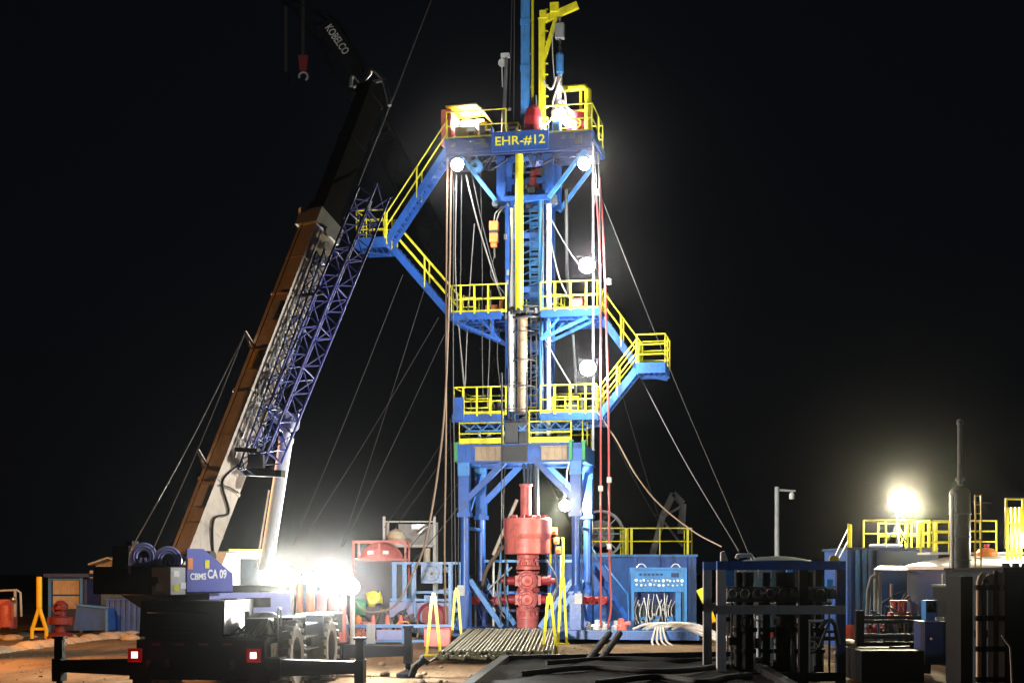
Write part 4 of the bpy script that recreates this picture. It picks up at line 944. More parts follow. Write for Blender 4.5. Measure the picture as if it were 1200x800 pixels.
m.box((hq, -.6, zz(37)), (.34, .3, .56)); m.tube((hq, -.6, zz(28)), (hq, -.6, zz(20)), .05); m.build('hoist_block', grey, hg)
m = Rm()
for k in range(5): m.torus((hq, -.6, zz(47 + k * 3.2)), .05, .022, (0, 1, 0) if k % 2 else (1, 0, 0), 10, 5)
m.build('chain', dark, hg)
m = Rm(); m.lathe((hq, -.6, zz(88)), [(.0, 0), (.12, 0), (.15, .1), (.15, .75), (.1, .85), (0, .86)], 16); m.build('cylinder', blue2, hg)
m = Rm()
m.tube((hq, -.6, zz(88)), (hq - .05, -.6, zz(118)), .10, .13, 10); m.lathe((hq - .02, -.6, zz(140)), [(0, 0), (.3, 0), (.32, .3), (.2, .55), (.13, .75)], 14); m.build('swivel', pale, hg)
for i, pts in enumerate(([(657, 92), (650, 112), (648, 126), (654, 138)], [(655, 95), (662, 110), (664, 124), (676, 136)], [(652, 90), (647, 104), (640, 100), (637, 94)], [(655, 120), (648, 136), (640, 146)], [(660, 118), (668, 134), (672, 150)], [(647, 40), (648, 70), (650, 96)])):
    hose('swivel_hose', ['white hose looping left of the hanging swivel', 'white hose looping right from the swivel to the platform rail', 'short white hose drooping to the yellow jib column', 'white hose dropping from the swivel to the jib foot', 'white hose dropping right of the swivel', 'thin pale hose rising beside the hanging blue cylinder'][i], 'hose', [RM @ R(a, b, -.75) for a, b in pts], .04 if i < 5 else .02, hosepale, 'white hoses on the top platform')
gf_ = thing('goalpost_frame', 'yellow square pipe frame at the right end of the top platform', 'frame', Rw(690, 166, -.3))
m = Rm(); a = R(652, 105, -.3); b = R(689, 105, -.3); m.path([(a.x, -.3, a.z), (b.x - .12, -.3, a.z + .02), (b.x, -.3, a.z - .12), (b.x, -.3, tz)], .14, 10); m.build('pipe_bend', yellow, gf_)
m = Rm(); m.bar((b.x - .28, -.3, tz), (b.x - .28, -.3, a.z - .1), .1); m.bar((b.x - .8, -.3, tz + 1.15), (b.x - .05, -.3, tz + 1.15), .14, .2); m.build('post', yellow2, gf_)
vt = thing('valve_tree', 'dark red valve block under the yellow pipe frame on the top platform', 'valve', Rw(678, 166, -.8))
m = Rm(); q = R(677, 150, -.8).x; m.lathe((q, -.8, tz + .02), [(0, 0), (.28, 0), (.28, .15), (.2, .2), (.2, .6), (.26, .65), (.26, .95), (0, 1.0)], 14); m.box((q - .1, -.8, tz + .5), (.7, .3, .25)); m.build('body', darkred, vt)
m = Rm(); m.torus((q, -1.1, tz + .5), .17, .025, (0, 1, 0), 16, 6); m.bar((q - .16, -1.1, tz + .5), (q + .16, -1.1, tz + .5), .03); m.build('handwheel', yellow2, vt)
for i, px in enumerate((553, 566, 571, 601, 652)):
    t = thing('equipment_box', ['pale box inside the top railing, leftmost', 'yellow framed box left of the name board', 'white box nearest the name board', 'tan box behind the name board', 'blue grey box under the yellow jib'][i], 'box', Rw(px, 166, -1.1))
    q = R(px, 166, -1.1).x; m = Rm(); h = (.55, .75, .45, .5, .6)[i]; m.bx(q - .16, q + .16, -1.2, -.85, tz + .02, tz + h); m.build('case', (pale, yellow2, white, tan, blue2)[i], t)
    m = Rm(); m.bx(q - .1, q + .1, -1.215, -1.203, tz + h * .3, tz + h * .8); m.build('front_panel', (grey, dark, grey, dark, navy)[i], t)
# middle platform equipment
t = thing('hose_coil', 'pale coil of hose lying on the right of the middle platform', 'hose', Rw(662, 360, -.9)); q = R(661, 362, -.9).x
m = Rm()
for k in range(5): m.torus((q, -.9, z2 + .35), .34 - .02 * (k % 2), .045, (.15, 1, .1 * k), 22, 6)
m.build('coil', hosewhite, t)
t = thing('fire_box', 'red box on the right of the middle platform beside the hose coil', 'box', Rw(677, 362, -.8)); q = R(677, 362, -.8).x
m = Rm(); m.bx(q - .25, q + .2, -.95, -.6, z2 + .02, z2 + .52); m.build('case', red, t); m = Rm(); m.bx(q - .27, q + .22, -.97, -.58, z2 + .522, z2 + .56); m.build('lid', darkred, t)
t = thing('chain_hoist', 'orange brown hoist block hanging left of the blue mast', 'hoist', Rw(579, 262, -1.0))
q = R(579, 260, -1.0); zq = lambda py: R(579, py, -1.0).z
m = Rm(); m.box((q.x, -1.0, zq(265)), (.34, .26, .34)); m.box((q.x, -1.0, zq(279)), (.32, .25, .34)); m.box((q.x, -1.0, zq(287)), (.22, .2, .18)); m.build('block', orange, t)
m = Rm(); m.bx(q.x - .16, q.x + .16, -1.12, -.88, zq(273.6), zq(270.4)); m.build('band', dark, t)
m = Rm(); m.path([(q.x, -1, zq(259)), (q.x + .05, -1, zq(250)), (q.x + .33, -1, zq(242))], .03).cut(); m.path([(q.x + .1, -1, zq(259)), (q.x + .2, -1, zq(250)), (q.x + .42, -1, zq(242))], .03).cut(); m.tube((q.x, -1, zq(288)), (q.x + .03, -1, zq(302)), .04); m.build_each('sling', hosewhite, t)

# ------------------------------------------------------------------ hanging hoses, ropes and guy wires
def W(px, py, ly): return RM @ R(px, py, ly)
HG = 'hoses and lines hanging round the rig'
lines = [
 ('tan hose hanging straight from the top platform, outermost on the left', [(524.5, 186, -1.6), (523, 330, -1.9), (522.5, 520, -2.0), (521, 640, -2.2), (522.5, 736, -2.6)], .055, hosetan),
 ('tan hose hanging from the top platform that sweeps left to the light towers', [(529, 188, -1.6), (526.5, 330, -1.9), (521.5, 470, -2.2), (512, 560, -2.5), (499, 632, -3), (486, 668, -3.3), (464, 708, -3.8), (438, 717, -4.4), (421, 711, -5), (408, 690, -5.6)], .06, hosetan),
 ('grey line hanging just right of the tan hoses', [(532, 190, -1.4), (531, 400, -1.6), (532.5, 560, -1.7), (534, 690, -1.8)], .03, hosegrey),
 ('grey line hanging down beside the left rig legs', [(527.5, 490, -1.6), (529, 560, -1.7), (530, 735, -1.8)], .022, hosegrey),
 ('white rope hanging from the left lamp, nearest the lamp', [(535, 205, -1.6), (534, 330, -1.6), (544, 452, -1.0)], .035, hosewhite),
 ('grey rope hanging below the sheave to the lower railing, second from the lamp', [(541, 205, -1.5), (540, 300, -1.5), (539, 400, -1.2), (545, 468, -1.0)], .028, hosegrey),
 ('white rope hanging between the sheave and the hoist block', [(556, 262, -1.2), (551, 330, -1.2), (547, 400, -1.0), (545, 455, -1.0)], .03, hosewhite),
 ('grey rope hanging in the middle of the left rope bundle', [(563, 200, -.9), (565, 300, -.9), (565, 400, -.8), (566, 470, -.8)], .026, hosegrey),
 ('white rope hanging close to the snubbing tube', [(575, 340, -.9), (574, 400, -.8), (571, 478, -.8)], .038, hosewhite),
 ('white rope hanging nearest the left mast column', [(584, 385, -.9), (583, 420, -.8), (587, 458, -.8)], .03, hosewhite),
 ('thick white line slanting from the left lamp to the middle platform', [(546, 205, -1.5), (560, 262, -1.45), (577, 318, -1.4), (588, 350, -1.4)], .05, hosewhite),
 ('thin grey line slanting beside the thick white line', [(553, 205, -1.3), (567, 270, -1.3), (584, 335, -1.2)], .03, hosegrey),
 ('looped grey line between the hoist block and the middle platform', [(579, 300, -1.1), (575, 322, -1.2), (588, 340, -1.2), (597, 352, -1.2)], .028, hosegrey),
 ('white cable slanting from the mast to the upper hung floodlight', [(641, 247, -1.1), (654, 272, -1.4), (669, 297, -1.8), (684, 318, -2.0)], .035, hosewhite),
 ('white cable bowing from the mast down to the middle platform rail', [(641, 258, -1.1), (649, 300, -1.3), (657, 330, -1.4), (666, 348, -1.4)], .04, hosewhite),
 ('white cable slanting below the middle platform to the right', [(639, 398, -1.1), (653, 424, -1.3), (672, 455, -1.4)], .045, hosewhite),
 ('pale cable slanting below the lower hung floodlight', [(700, 483, -1.6), (722, 515, -1.8), (745, 556, -2.0), (772, 590, -2.2), (812, 622, -3), (845, 640, -5)], .04, hosetan),
 ('thick grey standpipe hose hanging right of the mast, upper length', [(663.5, 222, -.6), (664, 290, -.6), (666, 345, -.7)], .10, hosegrey),
 ('thick grey hose hanging between the middle and lower platforms', [(671.5, 392, -.9), (674, 430, -.9), (675, 462, -.9)], .08, hosegrey),
 ('greenish line looping beside the lamp pole', [(697, 188, -1.7), (699, 220, -1.7), (694, 262, -1.8), (696, 300, -1.8), (697, 340, -1.7)], .025, hosegrey),
 ('grey hose hanging along the lamp pole', [(701, 178, -1.5), (703, 240, -1.6), (703, 330, -1.7), (704, 400, -1.7)], .05, hosegrey),
 ('red hose hanging from the top platform, nearest the rig', [(698, 215, -1.5), (703, 300, -1.7), (704, 420, -1.8), (704, 600, -1.9), (704, 735, -2.0)], .055, hosered),
 ('red hose hanging from the top platform, farther right', [(703, 208, -1.4), (708, 300, -1.6), (713, 480, -1.8), (714, 640, -1.9), (716, 708, -2.0), (712, 735, -2.1)], .06, hosered),
 ('dark line hanging under the rig floor to the skid', [(592, 541, -.4), (590, 600, -.4), (592, 660, -.4)], .025, dark),
]
for lab, pts, r, mt in lines:
    hose('hanging_hose' if r > .04 else 'hanging_line', lab, 'hose' if r > .04 else 'rope', [W(*p) for p in pts], r * .68, mt, HG)
for i, (px, pys) in enumerate(((704, (225, 572)), (714, (330, 562, 640)))):
    m = Rm()
    for py in pys: q = R(px - (4 if py < 300 else 0), py, -1.9); m = Rm(); m.lathe(q, [(0, -.1), (.09, -.1), (.09, .1), (0, .1)], 10); solo(m, 'hose_coupling', pale, {225: 'steel coupling at the top of the nearer red hose', 572: 'steel coupling low on the nearer red hose', 330: 'steel coupling on the farther red hose beside the middle platform', 562: 'steel coupling on the farther red hose just under the rig floor', 640: 'steel coupling on the farther red hose before the blue tank'}[py], 'coupling')
    
def guy(label, a, b, r=.013):
    a, b = Vector(a), Vector(b); s = (a - b).length * .012
    hose('guy_wire', label, 'cable', [a, a.lerp(b, .5) - V(0, 0, s), b], r, wirem, 'guy wires staying the rig')
guy('guy wire from the top platform to the far right, the longest one', W(701, 222, -1), at(877, 648, 48), .013)
guy('guy wire from the right stair landing down to the dark manifold frame', at(752, 445, 57), at(866, 646, 44), .02)
guy('guy wire falling from the lower platform behind the right stairs', at(730, 465, 60), at(776, 618, 66), .014)
guy('guy wire from the lower platform down behind the long blue tank', at(712, 500, 59), at(772, 612, 66))
guy('guy wire on the left starting under the upper stair landing', at(472, 322, 58), at(343, 640, 60))
guy('guy wire on the left starting beside the upper stair flight', at(497, 340, 58), at(400, 640, 60))
guy('guy wire on the left starting below the stair flight middle', at(514, 372, 58), at(362, 622, 62))
guy('guy wire on the left starting nearest the middle platform', at(521, 392, 58), at(402, 640, 60))
guy('guy wire on the left reaching the grey engine unit', at(531, 498, 58), at(450, 618, 63))
guy('guy wire on the left ending near the blue framed skid', at(541, 560, 58), at(470, 655, 61))
guy('guy wire on the left crossing behind the left rig legs', at(556, 480, 60), at(462, 620, 64), .014)
guy('short rope sagging from the red tank skid to the rig legs', at(540, 590, 58), at(476, 668, 58), .02)
gravelm = paint('gravel_stone', (.16, .11, .07), .9, dirt=.5)
# ------------------------------------------------------------------ long blue tank behind the rig
def wx(px, Y): return at(px, 0, Y).x
def wz(py, Y): return CH - (py - HY) * Y / F
tk = thing('mud_tank', 'long blue mud tank behind the right rig legs with yellow rails on top', 'tank', (wx(730, 64), 64, 0))
a, b = wx(642, 63), wx(816, 63); zt2 = wz(652, 63)
m = MB(); m.bx(a, b, 63, 66, .25, zt2); m.bx(a, b - .1, 63.1, 65.9, .05, .248); m.build('body', blue, tk)
m = MB(); m.bx(a - .05, b + .05, 62.9, 66.1, zt2 + .003, zt2 + .1); m.bx(a, b, 62.92, 62.997, .26, .5); m.build('rim', blue2, tk)
for k in range(6): x = a + .3 + k * (b - a - .6) / 5; m = MB(); m.bx(x - .06, x + .06, 62.9, 62.995, .52, zt2 - .05); m.build('wall_rib', blue, tk)
m = MB(); m.bx(b - .9, b - .5, 62.96, 62.995, 1.0, 2.6); m.bx(b + .003, b + .03, 63.2, 65.5, .8, 2.7); m.build('panel', blue2, tk)
for x0, x1 in ((686, 733), (736, 811)):
    m = MB(); m.rail([(wx(x0, 63), 63.1, zt2 + .1), (wx(x1, 63), 63.1, zt2 + .1), (wx(x1, 63), 65.8, zt2 + .1)], h=1.12, step=1.3, r=.03, mids=1); m.build('railing', yellow, tk)
for px in (733.5, 740, 806):
    m = MB(); m.bar((wx(px, 63), 63.04, zt2 + .1), (wx(px, 63), 63.04, zt2 + 1.22), .1); m.build('rail_post', yellow, tk)
rl = thing('hose_reel', 'dim round hose reel standing on the blue tank behind the right legs', 'reel', (wx(704, 65), 65, zt2 + .1))
c = at(704, 625, 65); m = MB(); m.torus(c, 1.0, .05, (0, 1, 0), 36, 6); m.torus(c + V(0, .6, 0), 1.0, .05, (0, 1, 0), 36, 6)
for k in range(8): t = k * PI / 4; m.tube(c, c + V(math.cos(t), 0, math.sin(t)), .025)
m.build('flange', grey, rl); m = MB(); m.tube(c, c + V(0, .6, 0), .6, n=24); m.build('hose_drum', tank_grey, rl)
m = MB(); m.bx(c.x - .6, c.x + .6, 65, 65.6, zt2 + .1, zt2 + .2); m.bar(c + V(0, -.05, 0), (c.x - .5, 64.95, zt2 + .2), .07); m.bar(c + V(0, -.05, 0), (c.x + .5, 64.95, zt2 + .2), .07); m.build('stand', grey, rl)
# folded boom of a machine far behind
fb = thing('folded_boom', 'dim grey folded lifting boom rising beyond the long blue tank', 'boom', (wx(790, 74), 74, 0))
m = MB(); p = [at(762, 660, 74), at(776, 606, 74), at(789, 578, 74), at(800, 590, 74), at(798, 625, 74)]
for q, s in zip(p, p[1:]): m.bar(q, s, .34, .3)
m.bar(at(776, 606, 74), at(800, 592, 74), .12); m.bar(at(779, 612, 74.2), at(800, 640, 74.2), .1)
m.build('arm', grey, fb); m = MB(); m.box((wx(765, 74), 74, .8), (2.2, 2, 1.6)); m.build('base', tank_grey, fb)
# white hoses heaped on the skid
for i in range(9):
    x0 = 762 + i * 6; pts = [W(x0 - 18 + random.uniform(-6, 6), 737, -2.0 - .04 * i), W(x0 - 6, 731 + random.uniform(-2, 4), -2.1 - .05 * i), W(x0 + 14, 728 + i * .9 + random.uniform(-2, 2), -2.2 - .05 * i), W(x0 + 34, 733 + i * 1.3, -2.3 - .1 * i), W(x0 + 52 + random.uniform(0, 14), 742 + i, -2.6 - .15 * i), W(x0 + 70 + i * 2, 748 + random.uniform(0, 4), -3.4 - .1 * i)]
    hose('loose_hose', 'white hose in the heap on the right end of the blue skid', 'hose', pts, .055, hosepale, 'white hoses heaped on the skid')
for i in range(4):
    pts = [W(768 + i * 3, 735, -2.4), W(766 + i * 4, 742, -2.6), W(764 + i * 6, 752, -2.8), W(768 + i * 9, 760, -3.4)]
    hose('dangling_hose', 'white hose end dangling over the front edge of the blue skid', 'hose', pts, .04, hosepale, 'hose ends dangling over the skid')
yc = thing('yellow_chute', 'bent yellow steel chute leaning right of the blue control panel', 'chute', at(828, 735, 54))
m = MB(); m.bar(at(820, 690, 54), at(829, 708, 54), .36, .25); m.build('upper_piece', yellow, yc); m = MB(); m.bar(at(827, 705, 53.9), at(836, 729, 53.7), .3, .12); m.build('lower_piece', yellow2, yc)
for i, (px, py, d) in enumerate(((700, 728, .3), (707, 724, .25), (722, 730, .28), (728, 718, .35), (690, 731, .22))):
    t = thing('fitting', ['white elbow fitting on the skid by the red hoses', 'pale valve fitting lying on the skid', 'small pale fitting beside the tank stairs', 'pink motor housing below the tank stairs', 'steel flange lying by the right leg foot'][i], 'fitting', W(px, py + 6, -1.8))
    q = R(px, py, -1.8); m = Rm(); m.lathe((q.x, q.y, .44), [(0, 0), (d * .6, 0), (d * .6, d * .5), (d * .35, d * .6), (d * .35, d * 1.2), (0, d * 1.25)], 12); m.tube((q.x, q.y, .44 + d * .6), (q.x + d, q.y, .44 + d * .7), d * .25, n=8); m.build('body', (white, pale, pale, red, steel)[i], t)
# ------------------------------------------------------------------ dark manifold frame, front right
mf = thing('manifold_skid', 'dark steel manifold frame with stacked pipes and a left post painted pale as if lit', 'skid', (wx(910, 34), 34.5, 0))
x0, x1 = wx(845, 34), wx(985, 34); zt3 = wz(657, 34)
for x, y, mt in ((x0, 34, pale), (x1, 34, navy), (x0, 36.4, grey), (x1, 36.4, black), (wx(941, 34), 34, black)):  # left post and middle beam carry lamp light in their paler colours
    m = MB(); m.bx(x - .1, x + .1, y - .1, y + .1, .05, zt3 - .2); m.build('post', mt, mf)
for y in (34, 36.4):
    for z, mt in ((zt3 - .1, blue), (wz(714, 34), grey), (.2, black)):
        m = MB(); m.bx(x0 - .1, x1 + .1, y - .102, y + .102, z - .1, z + .1); m.build('beam', mt, mf)
m = MB()
for z, r in ((wz(700, 34.5), .10), (wz(690, 34.5), .06)): m.tube((x0 + .2, 34.6, z), (x1 - .2, 34.6, z), r, n=12)
for k in range(9):
    x = x0 + .3 + k * .29; z = wz(695, 34.6); m.box((x, 34.5, z), (.2, .24, .24)); m.torus((x, 34.2, z), .1, .02, (0, 1, 0), 12, 5)
m.build('manifold_pipes', tank_grey, mf)
m = MB()
for px, r in ((877, .16), (866, .08), (900, .09), (923, .24), (950, .10), (962, .08)): x = wx(px, 34.6); m.tube((x, 34.8, .2), (x, 34.8, wz(670, 34.8)), r, n=12); m.lathe((x, 34.8, 1.2), [(r, 0), (r + .08, 0), (r + .08, .1), (r, .1)], 12); m.lathe((x, 34.8, .7), [(r, 0), (r + .06, 0), (r + .06, .1), (r, .1)], 12)
for k in range(22): m.box((random.uniform(x0 + .2, x1 - .2), random.uniform(34.4, 36), random.uniform(.2, 2.2)), (random.uniform(.08, .3), .2, random.uniform(.08, .25)), random.random())
m.build('risers', black, mf)
m = MB(); m.path([at(961, 736, 33.8), at(967, 728, 33.8), at(974, 726, 33.8), at(979, 732, 33.8), at(983, 755, 33.8)], .06); m.bar(at(960, 758, 33.7), at(972, 728, 33.7), .05); m.build('bent_pipe', tank_grey, mf)
m = MB(); m.bx(wx(869, 35), wx(878, 35), 35.5, 35.6, wz(687, 35), wz(668, 35)); m.build('white_plate', white, mf)
m = MB(); m.bx(wx(853, 35), wx(865, 35), 35.5, 35.6, wz(687, 35), wz(668, 35)); m.build('blue_plate', blue2, mf)
m = MB(); m.bx(wx(892, 35), wx(908, 35), 35.4, 35.5, wz(677, 35), wz(667, 35)); m.build('grey_plate', pale, mf)
m = MB(); m.prism([at(845, 657, 33.9), at(845, 647, 33.9), at(849, 645, 33.9), at(853, 655, 33.9), at(853, 657, 33.9)], (0, .15, 0)); m.build('lifting_lug', pale, mf)
t = thing('tool_tray', 'pale bent handle plate lying on top of the dark manifold frame', 'handle', at(872, 656, 34.2)); m = MB(); m.path([at(863, 654, 34.1), at(864, 651, 34.1), at(880, 650, 34.1), at(882, 655, 34.1)], .05, 8); m.build('handle', pale, t)
lp2 = thing('lamp_post', 'tall grey unlit lamp post with a short arm rising behind the dark manifold frame', 'lamp post', (wx(910.5, 60), 60, 0))
m = MB(); q = wx(910.5, 60); m.tube((q, 60, 0), (q, 60, wz(570, 60)), .11, .09, 12); m.build('pole', grey, lp2)
m = MB(); m.bar((q + .1, 60, wz(574, 60)), (q + .75, 60, wz(575, 60)), .1, .08); m.build('arm', grey, lp2); m = MB(); m.lathe((q + .6, 60, wz(585, 60)), [(0, 0), (.1, .02), (.11, .2), (.05, .3)], 12); m.build('lamp_head', pale, lp2)
t = thing('tarpaulin_heap', 'low dark blue domed cover behind the dark manifold frame', 'tarpaulin', (wx(910, 44), 44, 0)); m = MB(); m.lathe((wx(910, 44), 44, 0), [(1.3, 0), (1.25, 2.7), (1.0, 2.95), (.5, 3.05), (0, 3.08)], 24); m.build('cover', teal, t)
t = thing('red_drum', 'red steel drum standing between the dark manifold and the blue tank', 'drum', (wx(995, 46), 46, 0)); q = wx(995, 46); z = wz(740, 46)
m = MB(); m.lathe((q, 46, 0), [(0, 0), (.30, 0), (.31, .3), (.29, .32), (.31, .34), (.31, .6), (.29, .62), (.31, .64), (.30, .95), (.28, .95), (.28, .92), (0, .92)], 24); m.build('shell', red, t); m = MB(); m.tube((q + .12, 46, .92), (q + .12, 46, .97), .04); m.build('bung', dark, t)
t = thing('sand_bags', 'pale sacks heaped in front of the red drum', 'sack', (wx(993, 44), 44, 0))
for k in range(3): m = MB(); m.sphere((wx(990 + k * 4, 44), 44 + .1 * k, .18 + .25 * (k == 1)), .34, 12, 8, .55); m.build('sack', cream, t)
t = thing('hook_block', 'small yellow sheave block at the right top corner of the dark manifold', 'block', at(978, 659, 36)); m = MB(); m.box(at(978, 655, 36), (.18, .14, .16)); m.lathe(at(976, 655, 35.9), [(0, 0), (.1, 0), (.1, .06), (0, .06)], 12, (0, -1, 0)); m.build('block', yellow2, t)
for i in range(2): hose('stay_rope', ['pale stay rope slanting from the blue tank rail to the manifold, upper one', 'pale stay rope slanting from the blue tank rail to the manifold, lower one'][i], 'rope', [at(993, 620 + i * 14, 47), at(976 + i * 6, 655, 38)], .02, wirem, k=2)
# ------------------------------------------------------------------ blue tank on the right
bt = thing('rectangular_tank', 'blue steel tank with crowded yellow rails under the yellow light mast', 'tank', (wx(1040, 50), 50, 0))
x0, x1 = wx(993, 48), wx(1096, 48); zt4 = wz(644, 48)
m = MB(); m.bx(x0, x1, 48, 51.5, .1, zt4); m.build('body', blue, bt)
for px in (994, 1004, 1012, 1018, 1094):
    m = MB(); m.bx(wx(px, 48) - .06, wx(px, 48) + .06, 47.85, 47.996, .1, zt4); m.build('wall_post', blue2 if px in (1004, 1012) else blue, bt)
m = MB(); m.bx(x0 - .06, x1 + .06, 47.8, 51.6, zt4 + .003, zt4 + .08); m.build('rim', navy, bt)
m = MB(); m.bx(wx(1035, 47), x1 - .1, 47.3, 47.84, wz(665, 47), zt4 - .05); m.build('front_box', navy, bt)
m = MB(); m.torus((wx(1038, 49), 49, zt4 + .15), .5, .05, (0, 0, 1), 20, 6); m.lathe((wx(1038, 49), 49, zt4 + .08), [(.5, 0), (.5, .1), (0, .13)], 20); m.build('hatch', pale, bt)
for pts in ([(1012, 48), (1090, 48), (1090, 51)], [(1056, 51), (1108, 51)]):
    m = MB(); m.rail([(wx(p, 48), y, zt4 + .08) for p, y in pts], h=.88, step=.75, r=.026, mids=1); m.build('railing', yellow, bt)
for k in range(7): m = MB(); px = 994 + k * 1.8; m.bar((wx(px, 48), 48 + .15 * k, zt4 + .08), (wx(px, 48), 48 + .15 * k, zt4 + .85), .05); m.build('rail_post', yellow, bt)
for k in range(9): m = MB(); px = 1073 + k * 2; m.bar((wx(px, 49), 48.3 + .15 * (k % 4), zt4 + .08), (wx(px, 49), 48.3 + .15 * (k % 4), zt4 + .9), .05); m.build('rail_post', yellow, bt)
m = MB(); m.bar((wx(1052, 50), 50, zt4 + .9), (wx(1064, 50), 50, zt4 + .1), .04); m.bar((wx(1064, 50), 50, zt4 + .9), (wx(1054, 50), 50, zt4 + .1), .04); m.build('mast_stay', yellow, bt)
m = MB(); m.bar((wx(1098, 47.5), 47.5, .1), (wx(1096, 47.5), 47.5, wz(618, 47.5)), .07); m.bar((wx(1087, 47.5), 47.5, wz(718, 47.5)), (wx(1098, 47.5), 47.5, wz(690, 47.5)), .12); m.build('side_ladder', yellow2, bt)
aw = thing('awning_frame', 'white topped steel awning on grey posts in front of the right blue tank', 'awning', (wx(1056, 45.5), 45.5, 0))
m = MB(); m.prism([at(1024, 668, 45), at(1084, 669, 45), at(1086, 665, 46.2), at(1030, 664, 46.2)], (0, 0, .04)); m.build('canopy', white, aw)
for px in (1026, 1031, 1082):
    m = MB(); m.tube((wx(px, 45.2), 45.2, .1), (wx(px, 45.2), 45.2, wz(669, 45.2)), .06, n=8); m.build('post', pale, aw)
m = MB(); m.path([at(1016, 735, 45), at(1018, 690, 45), at(1022, 676, 45), at(1026, 674, 45)], .07); m.build('elbow_pipe', pale, aw)
pm = thing('pump_unit', 'small pump with red valve wheels under the white awning', 'pump', (wx(1045, 45.5), 45.5, 0))
m = MB(); m.box((wx(1045, 45.5), 45.6, .5), (1.9, .7, .2)); m.tube((wx(1030, 45.5), 45.5, .85), (wx(1050, 45.5), 45.5, .85), .26, n=16); m.lathe((wx(1062, 45.5), 45.5, .6), [(0, 0), (.3, 0), (.34, .2), (.3, .5), (.1, .7), (0, .72)], 16); m.build('pump_body', tank_grey, pm)
m = MB()
for px in (1048, 1054, 1060): m.tube((wx(px, 45.2), 45.2, .9), (wx(px, 45.2), 45.2, wz(705, 45)), .05); m.torus((wx(px, 45.2), 45.2, wz(704, 45)), .13, .03, (0, 0, 1), 14, 5)
m.box((wx(1055, 45.2), 45.2, wz(722, 45)), (.7, .25, .25)); m.build('red_valves', red, pm)
m = MB()
for px in (1020, 1026, 1036): m.box((wx(px, 45), 45, .55), (.25, .25, .3)); m.lathe((wx(px, 45), 45, .7), [(.1, 0), (.14, .2), (.05, .3), (0, .3)], 10)
m.build('fittings', darkred, pm)
dp = thing('pipe_barrier', 'black frame of horizontal pipes in front of the right pump', 'pipe', (wx(1045, 38), 38, 0))
m = MB()
for py in (723, 728, 745): m.tube((wx(1005, 38), 38, wz(py, 38)), (wx(1087, 38), 38, wz(py, 38)), .05 if py != 745 else .07, n=10)
m.build('pipes', tank_grey, dp)
m = MB()
for px in (1007, 1085): m.bx(wx(px, 38) - .1, wx(px, 38) + .1, 37.9, 38.1, 0, wz(715, 38))
m.bx(wx(1007, 38), wx(1087, 38), 38.2, 38.3, .0, wz(752, 38)); m.build('frame', black, dp)
sb = thing('shaker_box', 'dark equipment skid with pale handle in front of the pipe barrier', 'skid', (wx(1046, 35), 35, 0))
m = MB(); m.bx(wx(1010, 35), wx(1083, 35), 35, 37, .0, wz(762, 35)); m.build('body', black, sb); m = MB(); m.tube((wx(1042, 34.9), 34.9, wz(758, 35)), (wx(1066, 34.9), 34.9, wz(757, 35)), .025); m.build('handle', steel, sb)
nb = thing('navy_cabinet', 'plain navy steel cabinet with a pale knob near the right vessel', 'cabinet', (wx(1096, 36), 36.4, 0))
m = MB(); m.bx(wx(1084, 36), wx(1109, 36), 36, 37, .35, wz(728, 36)); m.build('case', navy, nb); m = MB(); m.sphere((wx(1091, 36), 35.97, wz(748, 36)), .035); m.build('knob', steel, nb)
m = MB(); m.bx(wx(1109.5, 36), wx(1113, 36), 35.9, 36.1, .2, wz(722, 36)); m.bx(wx(1100, 36), wx(1109.4, 36), 36.2, 36.3, wz(727, 36), wz(723, 36)); m.build('end_post', pale, nb)
ub = thing('control_box', 'small pale blue open box on the navy cabinet', 'box', at(1092, 727, 37)); m = MB(); c0, c1 = wx(1085, 37), wx(1099, 37); z0_, z1_ = wz(727, 37), wz(703, 37)
m.bx(c0, c0 + .03, 37, 37.4, z0_, z1_); m.bx(c1 - .03, c1, 37, 37.4, z0_, z1_); m.bx(c0 + .032, c1 - .032, 37, 37.4, z1_ - .03, z1_); m.bx(c0 + .032, c1 - .032, 37.37, 37.4, z0_, z1_ - .032); m.bx(c0 + .032, c1 - .032, 37, 37.2, z0_, z0_ + .2); m.build('case', blue2, ub)
m = MB(); m.lathe(((c0 + c1) / 2, 37.2, z0_ + .32), [(0, 0), (.1, 0), (.1, .1), (0, .12)], 14, (0, -1, 0)); m.build('gauge', black, ub)
# separator vessel with stack
vs = thing('separator_vessel', 'dark grey upright vessel with a thin tall vent stack on the right', 'vessel', (wx(1125, 42), 42, 0)); q = wx(1125, 42)
m = MB(); m.lathe((q, 42, .3), [(.0, 0), (.29, .05), (.29, wz(578, 42) - .3), (.26, wz(574, 42) - .3), (.12, wz(569, 42) - .3), (0, wz(568, 42) - .3)], 28); m.build('shell', vesselm, vs)
m = MB(); m.tube((q, 42, wz(568, 42)), (q, 42, wz(497, 42)), .07, n=12); m.lathe((q, 42, wz(563, 42)), [(.07, 0), (.13, 0), (.13, .08), (.07, .08)], 12); m.lathe((q, 42, wz(497, 42)), [(.07, 0), (.1, .0), (.1, .1), (.03, .16), (0, .16)], 12); m.build('vent_stack', tank_grey, vs)
m = MB(); m.tube((q - .28, 41.85, 1.2), (q - .28, 41.85, wz(580, 42)), .045, n=8); m.build('side_pipe', white, vs)
m = MB()
for x in (q + .34, q + .50): m.bar((x, 41.7, .3), (x, 41.7, wz(580, 42)), .035)
for k in range(18): m.tube((q + .34, 41.7, .5 + k * .25), (q + .50, 41.7, .5 + k * .25), .014, n=5)
m.build('ladder', yellow2, vs)
m = MB()
for k in range(6): m.torus((q, 42, 1.0 + k * .65), .30, .02, (0, 0, 1), 24, 5)
m.bar((q + .4, 42, wz(588, 42)), (q + .9, 42, wz(589, 42)), .03); m.build('bands', tank_grey, vs)
